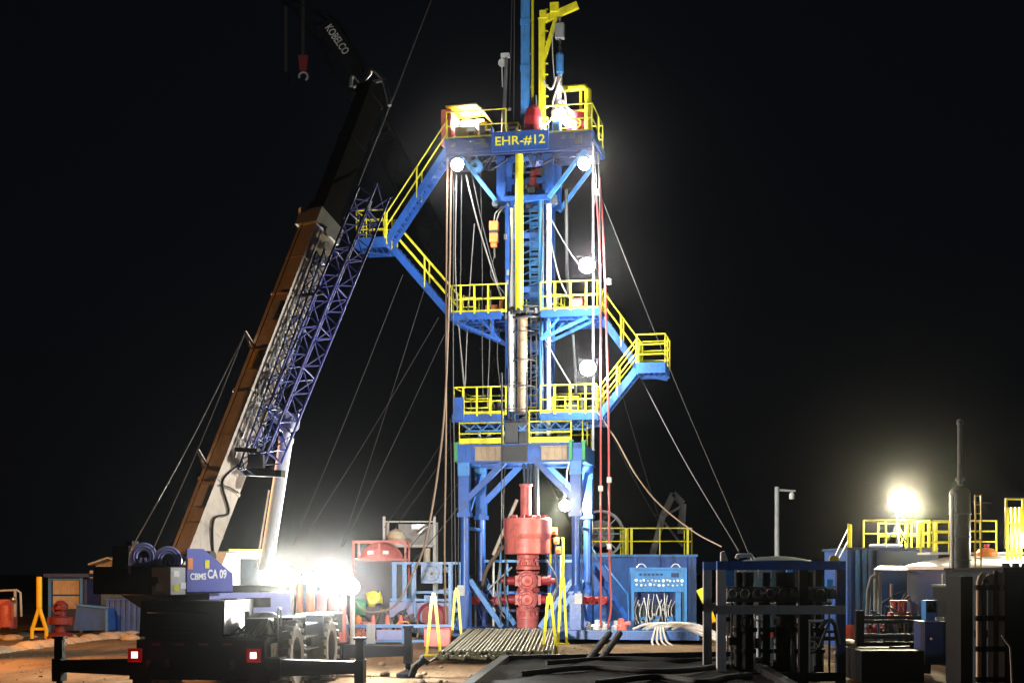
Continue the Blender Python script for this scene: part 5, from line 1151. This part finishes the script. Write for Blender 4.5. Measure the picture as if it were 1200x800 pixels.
# round tank with bright lid
rt = thing('round_tank', 'round tank at the right edge with a brightly lit white lid and yellow rails', 'tank', (14.6, 45.2, 0))
m = MB(); zr_ = 2.78; m.lathe((14.6, 45.2, 0), [(2.45, 0), (2.45, zr_ - .12)], 48); m.build('shell', navy, rt)
m = MB(); m.lathe((14.6, 45.2, 0), [(2.46, zr_ - .11), (2.52, zr_ - .1), (2.52, zr_), (2.4, zr_ + .05), (1.2, zr_ + .3), (0, zr_ + .36)], 48); m.build('lid', white, rt)
zz_ = zr_ + .42
m = MB(); m.bx(12.6, 17, 44.6, 46.0, zz_ - .06, zz_); m.build('walkway', white, rt)
for pts in ([(12.7, 44.6), (14.6, 44.6)], [(12.7, 46.0), (14.2, 46.0)]):
    m = MB(); m.rail([(x, y, zz_) for x, y in pts], h=.95, step=.5, r=.028, mids=2); m.build('railing', yellow, rt)
m = MB(); m.rail([(wx(1179, 43.5), 43.5, zz_ + .1), (16.5, 43.5, zz_ + .1)], h=1.45, step=.55, r=.035, mids=1); m.build('railing', yellow, rt)
for k in range(4): m = MB(); x = wx(1180 + k * 5, 43.5); m.bar((x, 43.45, zz_ - .4), (x, 43.45, zz_ + 1.3), .07); m.build('rail_post', yellow, rt)
t = thing('lid_motor', 'orange motor on the white lid of the round tank', 'motor', (wx(1160, 44), 44.4, zz_)); m = MB(); m.lathe((wx(1160, 44), 44.3, zr_ + .2), [(0, 0), (.32, 0), (.32, .2), (.2, .32), (0, .36)], 16); m.build('housing', orange, t); m = MB(); m.tube((wx(1160, 44), 44.3, zr_ + .5), (wx(1160, 44), 44.3, zr_ + .66), .08); m.build('shaft_cap', darkred, t)
# dark teal tank and upright pipes, near right edge
tt = thing('teal_tank', 'dark teal steel tank filling the lower right corner', 'tank', (11.4, 31, 0))
m = MB(); x0 = wx(1176, 30); m.bx(x0, x0 + 4, 30, 34, .1, wz(668, 30)); m.build('body', teal, tt)
m = MB(); m.bx(x0 - .03, x0 + 4, 29.94, 34.05, wz(668, 30) + .003, wz(668, 30) + .06); m.bx(x0 - .03, x0 + .04, 29.93, 29.997, .1, wz(668, 30)); m.build('rim', black, tt)
m = MB()
for k in range(12): m.box((x0 + .15 + k * .2, 30.3, wz(668, 30) + .1), (.1, .12, .1), random.random())
m.build('rim_clips', dark, tt)
for i, (px, y0p, mt) in enumerate(((1147, 676, cream), (1153, 680, dark), (1161, 672, pale), (1167, 668, dark), (1173, 670, pale))):
    t = thing('upright_pipe', ['tan pipe curving at its top, leftmost of the upright pipes by the teal tank', 'thin dark pipe, second of the upright pipes by the teal tank', 'pale pipe in the middle of the upright pipes by the teal tank', 'dark pipe, fourth of the upright pipes by the teal tank', 'pale strapped pipe nearest the teal tank edge'][i], 'pipe', (wx(px, 29), 29, 0), 0, 'upright pipes by the teal tank')
    m = MB(); q = wx(px, 29); zt5 = wz(y0p, 29)
    m.path([(q, 29, .0), (q, 29, zt5 - .1), (q + .05, 29.05, zt5), (q + .15, 29.2, zt5 + .05)] if i < 2 else [(q, 29, 0), (q, 29, zt5)], .055 if i != 4 else .075, 10); m.build('pipe_run', mt, t)
    m = MB()
    for k in range(4): m.tube((q, 29, .45 + k * .6), (q, 29, .55 + k * .6), .095, n=10).cut()
    m.build_each('coupling', black, t)
t = thing('pipe_support', 'black upright support plates behind the upright pipes', 'support', (wx(1158, 29.5), 29.5, 0)); m = MB(); m.bx(wx(1140, 29.5), wx(1176, 29.5), 29.4, 29.5, .1, .3); m.bx(wx(1140, 29.5), wx(1176, 29.5), 29.4, 29.5, 1.3, 1.45); m.bx(wx(1126, 30), wx(1140, 30), 30, 31, .0, wz(675, 30)); m.build('plates', black, t)
t = thing('wire_handle', 'thin pale bent rail in front of the teal tank', 'handrail', (wx(1180, 28.5), 28.5, 0)); m = MB(); m.path([at(1174, 744, 28.5), at(1184, 758, 28.5), at(1186, 800, 28.5)], .02); m.build('bent_rod', pale, t)
# dark clutter between manifold and vessel
t = thing('black_tank', 'tall black tank wall behind the grey vessel base', 'tank', (wx(1125, 39), 39.5, 0)); m = MB(); m.bx(wx(1112, 39), wx(1142, 39), 39, 40.5, .1, wz(688, 39)); m.build('body', black, t); m = MB(); m.bx(wx(1111, 39), wx(1143, 39), 38.95, 40.55, wz(688, 39) + .003, wz(685, 39)); m.build('rim', dark, t)
for i, (px, py, l) in enumerate(((1108, 690, 60), (1104, 700, 60), (1118, 670, 110), (1105, 672, 40))):
    hose('service_pipe', ['thin yellow lit pipe left of the vessel', 'short pale pipe below the tank rail by the vessel', 'thin pale pipe in front of the vessel', 'bent pale pipe beside the vessel top deck'][i], 'pipe', [at(px, py, 41.2), at(px, py + l, 41.2)], .035, (yellow2, pale, pale, pale)[i], k=2)
# ------------------------------------------------------------------ black containment bund in the foreground
bd_ = thing('containment_bund', 'flat black lined bund with raised edges across the foreground', 'bund', (2.6, 30, 0))
A_, B_, C_, D_ = at(592, 768, 38.5), at(866, 760, 40.5), V(4.9, 20, .42), V(-1.5, 20, .42)
A_.z = B_.z = .42
ctr = (A_ + B_ + C_ + D_) / 4
n = 34; vs_ = []; 
for j in range(n + 1):
    for i in range(n + 1):
        u, v_ = i / n, j / n; p = (D_.lerp(C_, u)).lerp(A_.lerp(B_, u), v_); p.z = .30 + mnoise.noise(V(p.x * 1.1, p.y * .6, 5)) * .10 + mnoise.noise(V(p.x * 4, p.y * 2, 2)) * .03
        vs_.append(p)
m = MB(); m.add(vs_, [(j * (n + 1) + i, j * (n + 1) + i + 1, (j + 1) * (n + 1) + i + 1, (j + 1) * (n + 1) + i) for j in range(n) for i in range(n)], True); m.build('liner', blackmat, bd_)
for p, q, in ((D_, A_), (A_, B_), (C_, B_)):
    m = MB(); m.bar(V(p.x, p.y, .22), V(q.x, q.y, .22), .22, .44); m.build('edge', black, bd_)
for i, pts in enumerate(([(610, 792, 33), (690, 782, 34), (780, 786, 33), (880, 776, 36)], [(700, 800, 30), (770, 790, 31.5), (820, 796, 30), (850, 788, 31.5), (880, 786, 32)], [(640, 775, 37), (720, 770, 38), (800, 773, 37.5), (850, 768, 39)])):
    P_ = [at(*p) for p in pts]
    for p in P_: p.z = .36 + mnoise.noise(V(p.x * 1.1, p.y * .6, 5)) * .10
    hose('black_hose', ['black hose lying across the middle of the bund', 'black hose curling nearest the viewer in the bund', 'black hose lying along the far side of the bund'][i], 'hose', P_, .07, rubberblk, 'hoses lying in the bund')
for i in range(2): hose('black_hose', ['left of two black hoses rising over the far bund edge', 'right of two black hoses rising over the far bund edge'][i], 'hose', [at(688 + i * 14, 775, 38) * 1, at(702 + i * 13, 757, 40), at(714 + i * 12, 742, 42)], .10, rubberblk, 'hoses lying in the bund')
for i in range(14):
    t = V(random.uniform(-4, -1), random.uniform(30, 42), 0); m = MB(); m.sphere(t, random.uniform(.05, .14), 8, 6, .7)
    solo(m, 'stone', gravelm, 'stone lying on the sandy ground left of the bund', 'stone', 'stones on the ground by the bund')
t = thing('pump_hose_end', 'black hose coupling lying upright on the sand right of the crane jack', 'hose', at(487, 790, 36)); m = MB(); p = at(482, 795, 36); p.z = .05; m.path(smooth_pts([p, p + V(.1, 0, .25), p + V(.3, 0, .4)]), .10); m.build('hose_body', rubberblk, t); m = MB(); m.tube(p + V(.28, 0, .38), p + V(.36, 0, .46), .14, n=12); m.build('coupling', black, t)
# ------------------------------------------------------------------ left background
rs = thing('red_skid_unit', 'red tank unit in an open red frame left of the blue framed skid', 'skid', (wx(444, 62), 63, 0))
x0, x1 = wx(414, 62), wx(475, 62); zt6 = wz(634, 62)
m = MB()
for x in (x0, (x0 + x1) / 2, x1):
    for y in (62, 64.2): m.bar((x, y, .1), (x, y, zt6), .09)
for y in (62, 64.2):
    for z in (zt6, wz(655, 62), .3): m.bar((x0, y, z), (x1, y, z), .09)
for x in (x0, x1): m.bar((x, 62, zt6), (x, 64.2, zt6), .09)
m.build('frame', red, rs)
m = MB(); c = V((x0 + x1) / 2, 63.1, wz(655, 62)); m.lathe(c - V(0, .9, .15), [(0, -.32), (.3, -.29), (.6, -.17), (.82, .02), (.9, .2), (.9, 1.7), (.85, 1.8), (0, 1.8)], 28, (0, 1, 0)); m.build('tank', red, rs)
for px in (434, 452): m = MB(); m.bx(wx(px, 61.7) - .12, wx(px, 61.7) + .12, 61.7, 61.72, wz(649, 62), wz(645, 62)); m.build('plate', white, rs)
m = MB(); m.bx(x0 + .1, x1 - .1, 61.8, 61.95, .3, wz(657, 62)); m.bx(x0 + .1, x1 - .1, 62.3, 64, .3, 1.6); m.tube((x0 + .5, 62.2, 1.8), (x0 + .5, 62.2, 2.2), .12); m.tube((x0 + 1, 62.2, 1.8), (x0 + 1, 62.2, 2.2), .12)
for k in range(14): m.box((random.uniform(x0 + .2, x1 - .2), 62.15, random.uniform(.3, 2.0)), (random.uniform(.1, .4), .2, random.uniform(.1, .35)))
m.build('engine', dark, rs)
ge = thing('engine_unit', 'grey framed engine unit high up behind the red tank unit', 'engine', (wx(480, 66), 67, 0))
x0, x1 = wx(450, 66), wx(509, 66); za_, zb2 = wz(638, 66), wz(610, 66)
m = MB()
for x in (x0, x1): m.bx(x - .06, x + .06, 66, 66.1, .0, zb2 + .2); m.bx(x - .06, x + .06, 68, 68.1, .0, zb2)
m.bx(x0, x1, 66.02, 66.1, zb2 - .06, zb2); m.bx(x0, x1, 66.0, 68, za_ - .1, za_); m.build('frame', pale, ge)
m = MB(); m.bx(wx(466, 66), x1 - .1, 66.5, 67.8, za_ + .002, zb2 - .12); m.build('cowling', grey, ge)
m = MB(); m.lathe((wx(463, 66), 66.4, za_), [(0, 0), (.4, .0), (.42, .35), (.3, .6), (0, .75)], 18); m.cut(); m.tube((wx(500, 66), 66.3, za_ - 1.0), (wx(500, 66), 66.3, za_ - .15), .16, n=12); m.build_each('air_filter', cream, ge)
m = MB(); m.tube((wx(490, 66), 66.2, za_ + .5), (wx(502, 66), 66.2, zb2 - .2), .14); m.bx(wx(482, 66), wx(500, 66), 66.3, 66.45, zb2 - .35, zb2 - .15); m.build('exhaust', steel, ge)
bs_ = thing('blue_frame_skid', 'open blue framed skid with a square radiator left of the rig legs', 'skid', (wx(505, 61), 62, 0))
x0, x1 = wx(459, 61), wx(542, 61); zt7 = wz(658, 61)
m = MB()
for px in (462, 474, 485, 528, 541): m.bx(wx(px, 61) - .09, wx(px, 61) + .09, 61, 61.15, .1, zt7 - .1)
m.bx(x0, x1, 61, 61.15, zt7 - .098, zt7); m.bx(wx(485, 61), x1, 61.01, 61.14, wz(695, 61), wz(692, 61)); m.bx(wx(457, 61), x1, 60.9, 61.2, wz(704, 61), wz(701, 61)); m.bx(x0, x1, 64, 64.15, zt7 - .1, zt7)
m.bx(x0, x1, 60.9, 64, .1, .35); m.build('frame', blue2, bs_)
m = MB(); m.bx(wx(493, 61), wx(518, 61), 61.2, 61.5, wz(683, 61), wz(660, 61)); rd = m.build('radiator', blue2, bs_)
m = MB(); m.torus(((wx(493, 61) + wx(518, 61)) / 2, 61.17, wz(671.5, 61)), .32, .02, (0, 1, 0), 24, 5)
for k in range(6): t = k * PI / 3; m.bar(((wx(493, 61) + wx(518, 61)) / 2, 61.18, wz(671.5, 61)), ((wx(493, 61) + wx(518, 61)) / 2 + .3 * math.cos(t), 61.18, wz(671.5, 61) + .3 * math.sin(t)), .07, .01, (0, 1, 0))
m.build('fan', pale, rd)
m = MB(); m.sphere((wx(523, 61), 61.1, wz(667, 61)), .14); m.sphere((wx(523.5, 60.9), 60.9, wz(666, 61)), .08); m.build('lamp', chrome, bs_)
m = MB(); m.bx(wx(457, 60.8), wx(484, 60.8), 60.6, 60.85, .35, wz(705, 61)); m.bx(wx(486, 60.8), wx(527, 60.8), 61.3, 62.8, .36, wz(706, 61)); m.build('lower_panel', lavender, bs_)
m = MB(); m.torus((wx(505, 60.9), 61.2, .75), .55, .06, (0, 1, 0), 22, 6); m.bx(wx(494, 61), wx(526, 61), 61.22, 61.29, .4, 1.2)
m.build('guard', darkred, bs_)
hs = thing('low_barrier', 'low pale blue rail frame between the crane and the rig', 'barrier', (wx(430, 54), 54, 0))
m = MB(); a, b = wx(386, 54), wx(533, 54); m.bx(a, b, 54, 54.1, wz(735, 54), wz(731, 54)); m.bx(a, b, 54.01, 54.09, wz(752, 54), wz(749, 54))
for px in (388, 398, 405, 472, 500): m.bx(wx(px, 54) - .04, wx(px, 54) + .04, 54.003, 54.097, 0, wz(735.2, 54))
m.build('rails', blue2, hs); m = MB(); m.bx(wx(430, 54), wx(440, 54), 53.8, 54.0, 0, wz(730, 54)); m.build('post_plate', pale, hs)
m = MB(); m.bx(wx(441, 54), wx(471, 54), 54.15, 54.5, .1, wz(738, 54)); m.build('panel', lavender, hs)
t = thing('red_bin', 'low red steel bin behind the nearer left yellow post', 'bin', (wx(511, 51), 51.3, 0)); m = MB(); m.bx(wx(497, 51), wx(527, 51), 51, 52, .05, wz(737, 51)); m.build('body', red, t); m = MB(); m.bx(wx(496, 51), wx(528, 51), 50.96, 52.04, wz(737, 51) + .002, wz(735.5, 51)); m.build('rim', darkred, t)
for i, (px, py, w_, mt) in enumerate(((341, 676, 7, white), (351, 682, 8, orange), (364, 680, 10, orange), (377, 690, 12, red), (389, 692, 8, red), (400, 690, 12, red), (413, 695, 6, pale))):
    t = thing('upright_cylinder', ['white gas cylinder next to the crane deck', 'orange gas cylinder, leftmost of the orange pair', 'broad orange gas cylinder behind the light towers', 'broad red cylinder under the right light tower glare', 'slim red cylinder under the glare', 'red cylinder right of the slim one', 'slim pale cylinder at the right end of the row'][i], 'cylinder', (wx(px, 52), 52, 0), 0, 'upright cylinders behind the light towers')
    q = wx(px, 52); r = w_ / 2 * 52 / F * 1.0; h = wz(py, 52)
    m = MB(); m.lathe((q, 52, 0), [(0, 0), (r, 0), (r, h - .2), (r * .7, h - .05), (r * .3, h), (0, h)], 18); m.build('shell', mt, t); m = MB(); m.tube((q, 52, h), (q, 52, h + .15), .05); m.torus((q, 52, h + .12), .07, .015, (0, 0, 1), 10, 5); m.build('valve', steel, t)
t = thing('yellow_pump', 'small yellow pump on the ground right of the light towers', 'pump', (wx(438, 58), 58, 0)); c = at(438, 703, 58)
m = MB(); m.lathe(c - V(.25, 0, 0), [(0, 0), (.3, .0), (.32, .2), (.2, .3), (.2, .5), (.28, .55), (0, .6)], 16, (1, .2, .2)); m.lathe(c + V(0, -.1, .1), [(0, 0), (.25, 0), (.25, .15), (0, .2)], 14, (0, -1, .2)); m.build('casing', yellow, t); m = MB(); m.bx(c.x - .3, c.x + .3, 57.8, 58.3, .0, c.z - .25); m.build('base', dark, t)
t = thing('green_pump', 'dark green pump casing beside the yellow pump', 'pump', (wx(420, 58), 58, 0)); c = at(420, 712, 58); m = MB(); m.lathe(c - V(.3, 0, 0), [(0, 0), (.34, .0), (.36, .4), (.3, .6), (0, .62)], 16, (1, 0, 0)); m.build('casing', greenp, t); m = MB(); m.bx(c.x - .4, c.x + .5, 57.7, 58.3, 0, c.z - .3); m.build('base', dark, t)
for i in range(10):
    x = random.uniform(wx(420, 57), wx(490, 57)); t = at(430 + i * 6, 722, 57)
    hose('ground_hose', 'dark hose tangled on the ground between the light towers and the rig', 'hose', [V(x, 57, .3), V(x + random.uniform(-.8, .8), 56.6, random.uniform(.5, 1.2)), V(x + random.uniform(-1, 1.4), 56.3, .5), V(x + random.uniform(-1, 2), 56, .08)], .04, (rubberblk, hosegrey, hosetan)[i % 3], 'hoses tangled beside the light towers')
# far left: booth, skip, wellhead, shed
bo = thing('blue_booth', 'small blue framed booth with two tan panels on the far left', 'booth', (wx(80, 64), 65, 0))
x0, x1 = wx(58, 64), wx(95, 64); z1_ = wz(676, 64)
m = MB()
for x in (x0, x1): m.bx(x - .06, x + .06, 64, 64.12, 0, z1_)
m.bx(x0 + .05, x1 - .05, 64.03, 64.1, z1_ - .12, z1_ - .01); m.build('frame', blue2, bo)
m = MB(); m.bx(x0 + .07, x1 - .07, 64.15, 66.4, .05, z1_ - .05); m.bx(x1 - .06, x1 + .2, 64.2, 66.4, .05, z1_ - .05); m.build('body', navy, bo)
m = MB(); m.bx(x0 - .2, x1 + .4, 63.8, 66.6, z1_ + .003, z1_ + .16); m.build('roof', navy, bo)
for a_, b_ in ((679, 696), (698, 713)):
    m = MB(); m.bx(x0 + .12, x1 - .12, 64.10, 64.145, wz(b_, 64), wz(a_, 64)); m.build('panel', tan, bo)
sk2 = thing('blue_skip', 'blue corrugated steel skip beside the booth', 'skip', (wx(135, 62), 62.5, 0))
m = MB(); x0, x1 = wx(124, 61), wx(180, 61); m.bx(x0, x1, 61, 64, .1, wz(703, 61))
for k in range(9): x = x0 + .1 + k * (x1 - x0 - .2) / 8; m.bx(x - .05, x + .05, 60.93, 60.997, .1, wz(703, 61))
m.bx(x0 - .05, x1 + .05, 60.9, 64.05, wz(703, 61) + .003, wz(701, 61)); m.build('body', blue, sk2)
sk3 = thing('blue_bin', 'low blue steel bin with sloping side in front of the booth', 'bin', (wx(105, 60), 60.5, 0))
m = MB(); m.prism([at(86, 738, 60), at(128, 738, 60), at(126, 712, 60), at(90, 708, 60)], (0, 1.6, 0)); m.build('body', blue, sk3); m = MB(); m.bar(at(88, 708, 59.95), at(127, 712, 59.95), .08); m.bar(at(125, 712, 59.95), at(125, 740, 59.95), .08); m.build('rim', blue2, sk3)
sh = thing('tan_shed', 'tan boarded shed with a pitched board roof peeking out left of the crane counterweight', 'shed', (wx(135, 68), 69, 0))
m = MB(); x0, x1 = wx(112, 68), wx(168, 68); m.bx(x0, x1, 68, 71, 1.0, wz(694, 68)); m.bx(x0, x0 + .5, 67.9, 67.997, .6, 1.2); m.build('lower_wall', tan, sh)
m = MB(); m.bx(wx(105, 68), wx(150, 68), 68.01, 71, wz(694, 68) + .003, wz(668, 68)); m.build('upper_wall', cream, sh)
m = MB(); m.bx(wx(122, 68), wx(128, 68), 67.95, 68.005, wz(694, 68), wz(668, 68)); m.build('dark_panel', darkred, sh)
m = MB(); m.prism([at(103, 660, 67.6), at(126, 652, 67.6), at(150, 661, 67.6), at(150, 663, 67.6), at(126, 654, 67.6), at(103, 662, 67.6)], (0, 3.5, 0)); m.build('roof', cream, sh)
m = MB(); m.prism([at(112, 667.5, 68.1), at(112, 659, 68.1), at(126, 654.5, 68.1), at(131, 656.5, 68.1), at(131, 667.5, 68.1)], (0, .1, 0)); m.build('gable', tan, sh)
wh_ = thing('spare_wellhead', 'dark red wellhead valve standing before the blue booth', 'valve', (wx(71, 57), 57, 0)); q = wx(71, 57)
m = MB(); m.lathe((q, 57, .1), [(0, 0), (.45, 0), (.45, .15), (.2, .2), (.2, .45), (.42, .5), (.42, .75), (.22, .8), (.22, 1.0), (.28, 1.05), (.28, 1.25), (.12, 1.4), (0, 1.42)], 22); m.box((q, 57, .72), (.95, .3, .3)); m.build('body', deepred, wh_)
m = MB(); m.torus((q, 56.65, 1.2), .2, .03, (0, 1, 0), 16, 6); m.bar((q - .2, 56.65, 1.2), (q + .2, 56.65, 1.2), .03); m.tube((q, 57, 1.2), (q, 56.65, 1.2), .03); m.build('handwheel', deepred, wh_)
m = MB(); m.lathe((q + .15, 56.5, .0), [(0, 0), (.5, 0), (.5, .15), (.3, .25), (0, .28)], 18); m.build('flange', deepred, wh_)
fr = thing('machine_guard', 'grey pipe frame with red machinery at the left edge', 'frame', (wx(12, 62), 62, 0))
m = MB(); m.path([at(-6, 692, 62), at(20, 691, 62), at(24, 694, 62), at(25, 722, 62)], .05); m.bar(at(18, 690, 62), at(18, 722, 62), .1); m.build('pipes', pale, fr); m = MB(); m.bx(wx(-6, 62.5), wx(11, 62.5), 62.5, 63.5, .2, wz(702, 62.5)); m.lathe((wx(8, 62.3), 62.3, 0), [(0, .3), (.3, .3), (.3, 1.2), (0, 1.4)], 14); m.build('machinery', red, fr); m = MB(); m.sphere(at(16, 702, 61.8), .13); m.build('gauge', steel, fr)
for i in range(26):
    x = random.uniform(-20.5, -9); m = MB(); s = random.uniform(.12, .45); m.sphere((x, random.uniform(57, 60), 0), s, 9, 6, .5)
    solo(m, 'earth_clod', tan if i % 3 else dark, 'clod of earth along the edge of the sandy track on the left', 'clod', 'clods along the left track edge')
m = MB(); pts = [at(-20, 762, 48), at(40, 753, 52), at(100, 743, 57), at(140, 741, 60), at(175, 737, 62)]
for p in pts: p.z = -.02
ber = MB(); L_ = smooth_pts(pts, 10)
for i, p in enumerate(L_): ber.sphere(p + V(0, random.uniform(-.3, .3), -.1), random.uniform(.35, .6), 8, 6, .6)
structure(ber, 'earth_bank', tan)
# ------------------------------------------------------------------ second, lattice boomed crane in the dark behind
fc = thing('crawler_crane', 'dark lattice boom crane far behind with its hook hanging at the top left', 'crane', (5.6, 88, 0))
b0, b1, b2 = at(702, 655, 88), at(386, 40, 84), at(338, -6, 83)
sd = V(0, 1, 0); ud = (b1 - b0).normalized().cross(sd)
bm = lattice(MB(), b0, b1, 1.0, 1.5, sd, ud, 26, .06, .035).build('lattice_boom', black, fc)
m = lattice(MB(), b1, b2, 1.5, .5, sd, ud, 4, .06, .035); m.lathe(b2, [(0, -.3), (.5, -.3), (.5, .3), (0, .3)], 18, (0, 1, 0)); m.build('boom_tip', black, fc)
m = MB(); ba, bb_ = at(384, 31, 82.6), at(406, 63, 82.6); dd = (bb_ - ba).normalized(); nrm = V(0, -1, 0); upv = nrm.cross(dd) * -1
xd = (dd - nrm * dd.dot(nrm)).normalized(); yd = nrm.cross(xd); q_ = bb_ - dd * 0
m.prism([ba - xd * .3 + yd * .5, ba - xd * .3 - yd * .5, bb_ + xd * 1.2 - yd * .5, bb_ + xd * 1.2 + yd * .5], -nrm * .05); nbp = m.build('boom_plate', black, fc)
xd = (dd - nrm * dd.dot(nrm)).normalized(); yd = nrm.cross(xd)
c = ba.lerp(bb_, .5) + V(0, -.05, 0)
letters('KOBELCO', .62, Matrix.Translation(c) @ Matrix((xd, yd, nrm)).transposed().to_4x4(), pale, nbp, sx=.66, bold=.01)
m = MB(); m.bx(3.6, 8, 86, 90, .9, 3.0); m.bx(3.2, 4.2, 85.2, 91, 0, .9); m.bx(7.2, 8.2, 85.2, 91, 0, .9); m.build('body', navy, fc)
for px, y0p, y1p, nm, big in ((355, 8, 66, 'hook block with pale markings hanging from the far lattice boom tip', 1), (335, 20, 84, 'small dim hook hanging left of the far hook block', 0)):
    hk = thing('hook_block', nm, 'hook', at(px, y1p, 83))
    m = MB(); m.tube(at(px - 1, y0p - 12, 83), at(px - 1, y1p, 83), .03); m.tube(at(px + 1, y0p - 12, 83), at(px + 1, y1p, 83), .03); m.build('rope', wirem, hk)
    c = at(px, y1p + 6, 83); s = 1.0 if big else .6
    m = MB(); m.prism([c + V(-.28 * s, 0, .35 * s), c + V(.28 * s, 0, .35 * s), c + V(.18 * s, 0, -.5 * s), c + V(-.18 * s, 0, -.5 * s)], (0, .3, 0)); m.build('block', deepred if big else black, hk)
    m = MB(); m.torus(c + V(0, .15, -.8 * s), .24 * s, .07 * s, (0, 1, 0), 18, 6, R_(-60), R_(200)); m.build('hook', grey if big else black, hk)

# loose gravel and clods scattered over the sand
m = MB()
for k in range(500):
    if k % 2: x, y = random.uniform(-16, -8.5), random.uniform(31, 58)
    else: x, y = random.uniform(-4, 4), random.uniform(28, 54)
    r = random.uniform(.015, .045); m.sphere((x, y, gz(x, y) + r * .2), r, 6, 4, .7)
structure(m, 'gravel', gravelm, 'stuff')
# odd fittings that show through the dark manifold frame
for i, (px, py, mt, lab) in enumerate(((853, 693, pale, 'pale pipe fitting seen through the upper left of the dark manifold'), (857, 703, white, 'white pipe fitting below the pale one behind the dark manifold'), (877, 703, pale, 'pale valve behind the middle bar of the dark manifold'), (896, 704, greenp, 'green valve behind the dark manifold'), (913, 703, yellow2, 'yellow valve right of the green one behind the dark manifold'), (897, 693, cream, 'cream valve above the green one behind the dark manifold'), (862, 738, cream, 'tan sack seen low behind the dark manifold'), (900, 742, darkred, 'dark red flange seen low behind the dark manifold'), (925, 678, blue2, 'bright blue box seen through the top of the dark manifold'), (972, 690, blue2, 'blue plate seen through the right bay of the dark manifold'))):
    t = thing('spare_fitting', lab, 'fitting', at(px, py, 41)); c = at(px, py, 41); m = MB(); m.lathe(c - V(.12, 0, 0), [(0, 0), (.1, 0), (.1, .06), (.06, .08), (.06, .2), (.1, .22), (.1, .28), (0, .28)], 12, (1, 0, 0)); m.box(c, (.16, .16, .2 if i < 8 else .55)); m.build('body', mt, t)
    m = MB(); m.bar(V(c.x, 41.05, 0), V(c.x, 41.05, c.z - .1), .05); m.build('stand', dark, t)

# busy machinery on the skids left of the rig, and pipework before the right tanks
random.seed(21)
for k in range(26):
    x = random.uniform(wx(463, 61), wx(540, 61)); z = random.uniform(.4, 1.9); d = random.uniform(.12, .45); y = random.uniform(61.3, 63)
    m = MB()
    if k % 3 == 0: m.lathe((x, y, z), [(0, 0), (d * .5, 0), (d * .5, d), (d * .3, d * 1.2), (0, d * 1.25)], 12, random.choice(((0, -1, 0), (1, 0, 0), (0, 0, 1))))
    elif k % 3 == 1: m.box((x, y, z), (d, .3, d * random.uniform(.6, 1.5)))
    else: m.path(smooth_pts([(x, y, .36), (x + .1, y - .1, z), (x + random.uniform(-.6, .6), y, z + .2), (x + random.uniform(-.8, .8), y, .4)], 4), .04)
    m.build('machine_part', random.choice((dark, grey, lavender, blue2, tank_grey, darkred)), bs_)
for k in range(18):
    x = random.uniform(wx(392, 54), wx(470, 54)); m = MB()
    if k % 2: m.path(smooth_pts([(x, 54.5, .1), (x + random.uniform(-.5, .5), 54.6, random.uniform(.4, .9)), (x + random.uniform(-.9, .9), 54.8, random.uniform(.2, .7)), (x + random.uniform(-1, 1), 54.6, .1)], 4), .035)
    else: m.lathe((x, 54.8, .1), [(0, 0), (.14, 0), (.14, random.uniform(.3, .8)), (.06, .9), (0, .92)], 10)
    m.build('barrier_fitting', random.choice((orange, grey, pale, dark, rubberblk, red)), hs)
for k in range(34):
    px = random.uniform(1004, 1138); Y = random.uniform(43.2, 46.6); x = wx(px, Y); h = random.uniform(.6, 2.4); m = MB()
    if k % 3 == 0: m.tube((x, Y, 0), (x, Y, h + .3), random.uniform(.03, .06)); m.lathe((x, Y, h * .6), [(.05, 0), (.11, 0), (.11, .08), (.05, .08)], 10)
    elif k % 3 == 1: m.path(smooth_pts([(x, Y, 0), (x, Y, h * .7), (x + random.uniform(-.4, .4), Y, h * .9), (x + random.uniform(-.8, .8), Y, h * .6), (x + random.uniform(-.8, .8), Y, 0)], 4), .035)
    else: m.box((x, Y, h * .45), (random.uniform(.12, .4), .3, random.uniform(.15, .5))); m.bar((x, Y, 0), (x, Y, h * .4), .06)
    m.build('pump_pipe', random.choice((pale, grey, dark, blue2, tank_grey, dark, darkred)), pm)
for k in range(26):
    x = random.uniform(wx(852, 34), wx(978, 34)); z = random.uniform(.3, 2.3); m = MB(); y = random.uniform(34.2, 36.2)
    if k % 2: m.tube((x, y, .2), (x, y, z), random.uniform(.03, .07)); m.torus((x, y - .08, z), .12, .02, (0, 1, 0), 12, 5)
    else: m.tube((x, y, z), (x + random.uniform(.3, .9), y, z), random.uniform(.03, .06)); m.bar((x + .1, y, .1), (x + .1, y, z), .04)
    m.build('manifold_valve', random.choice((grey, dark, pale, dark, black)), mf)
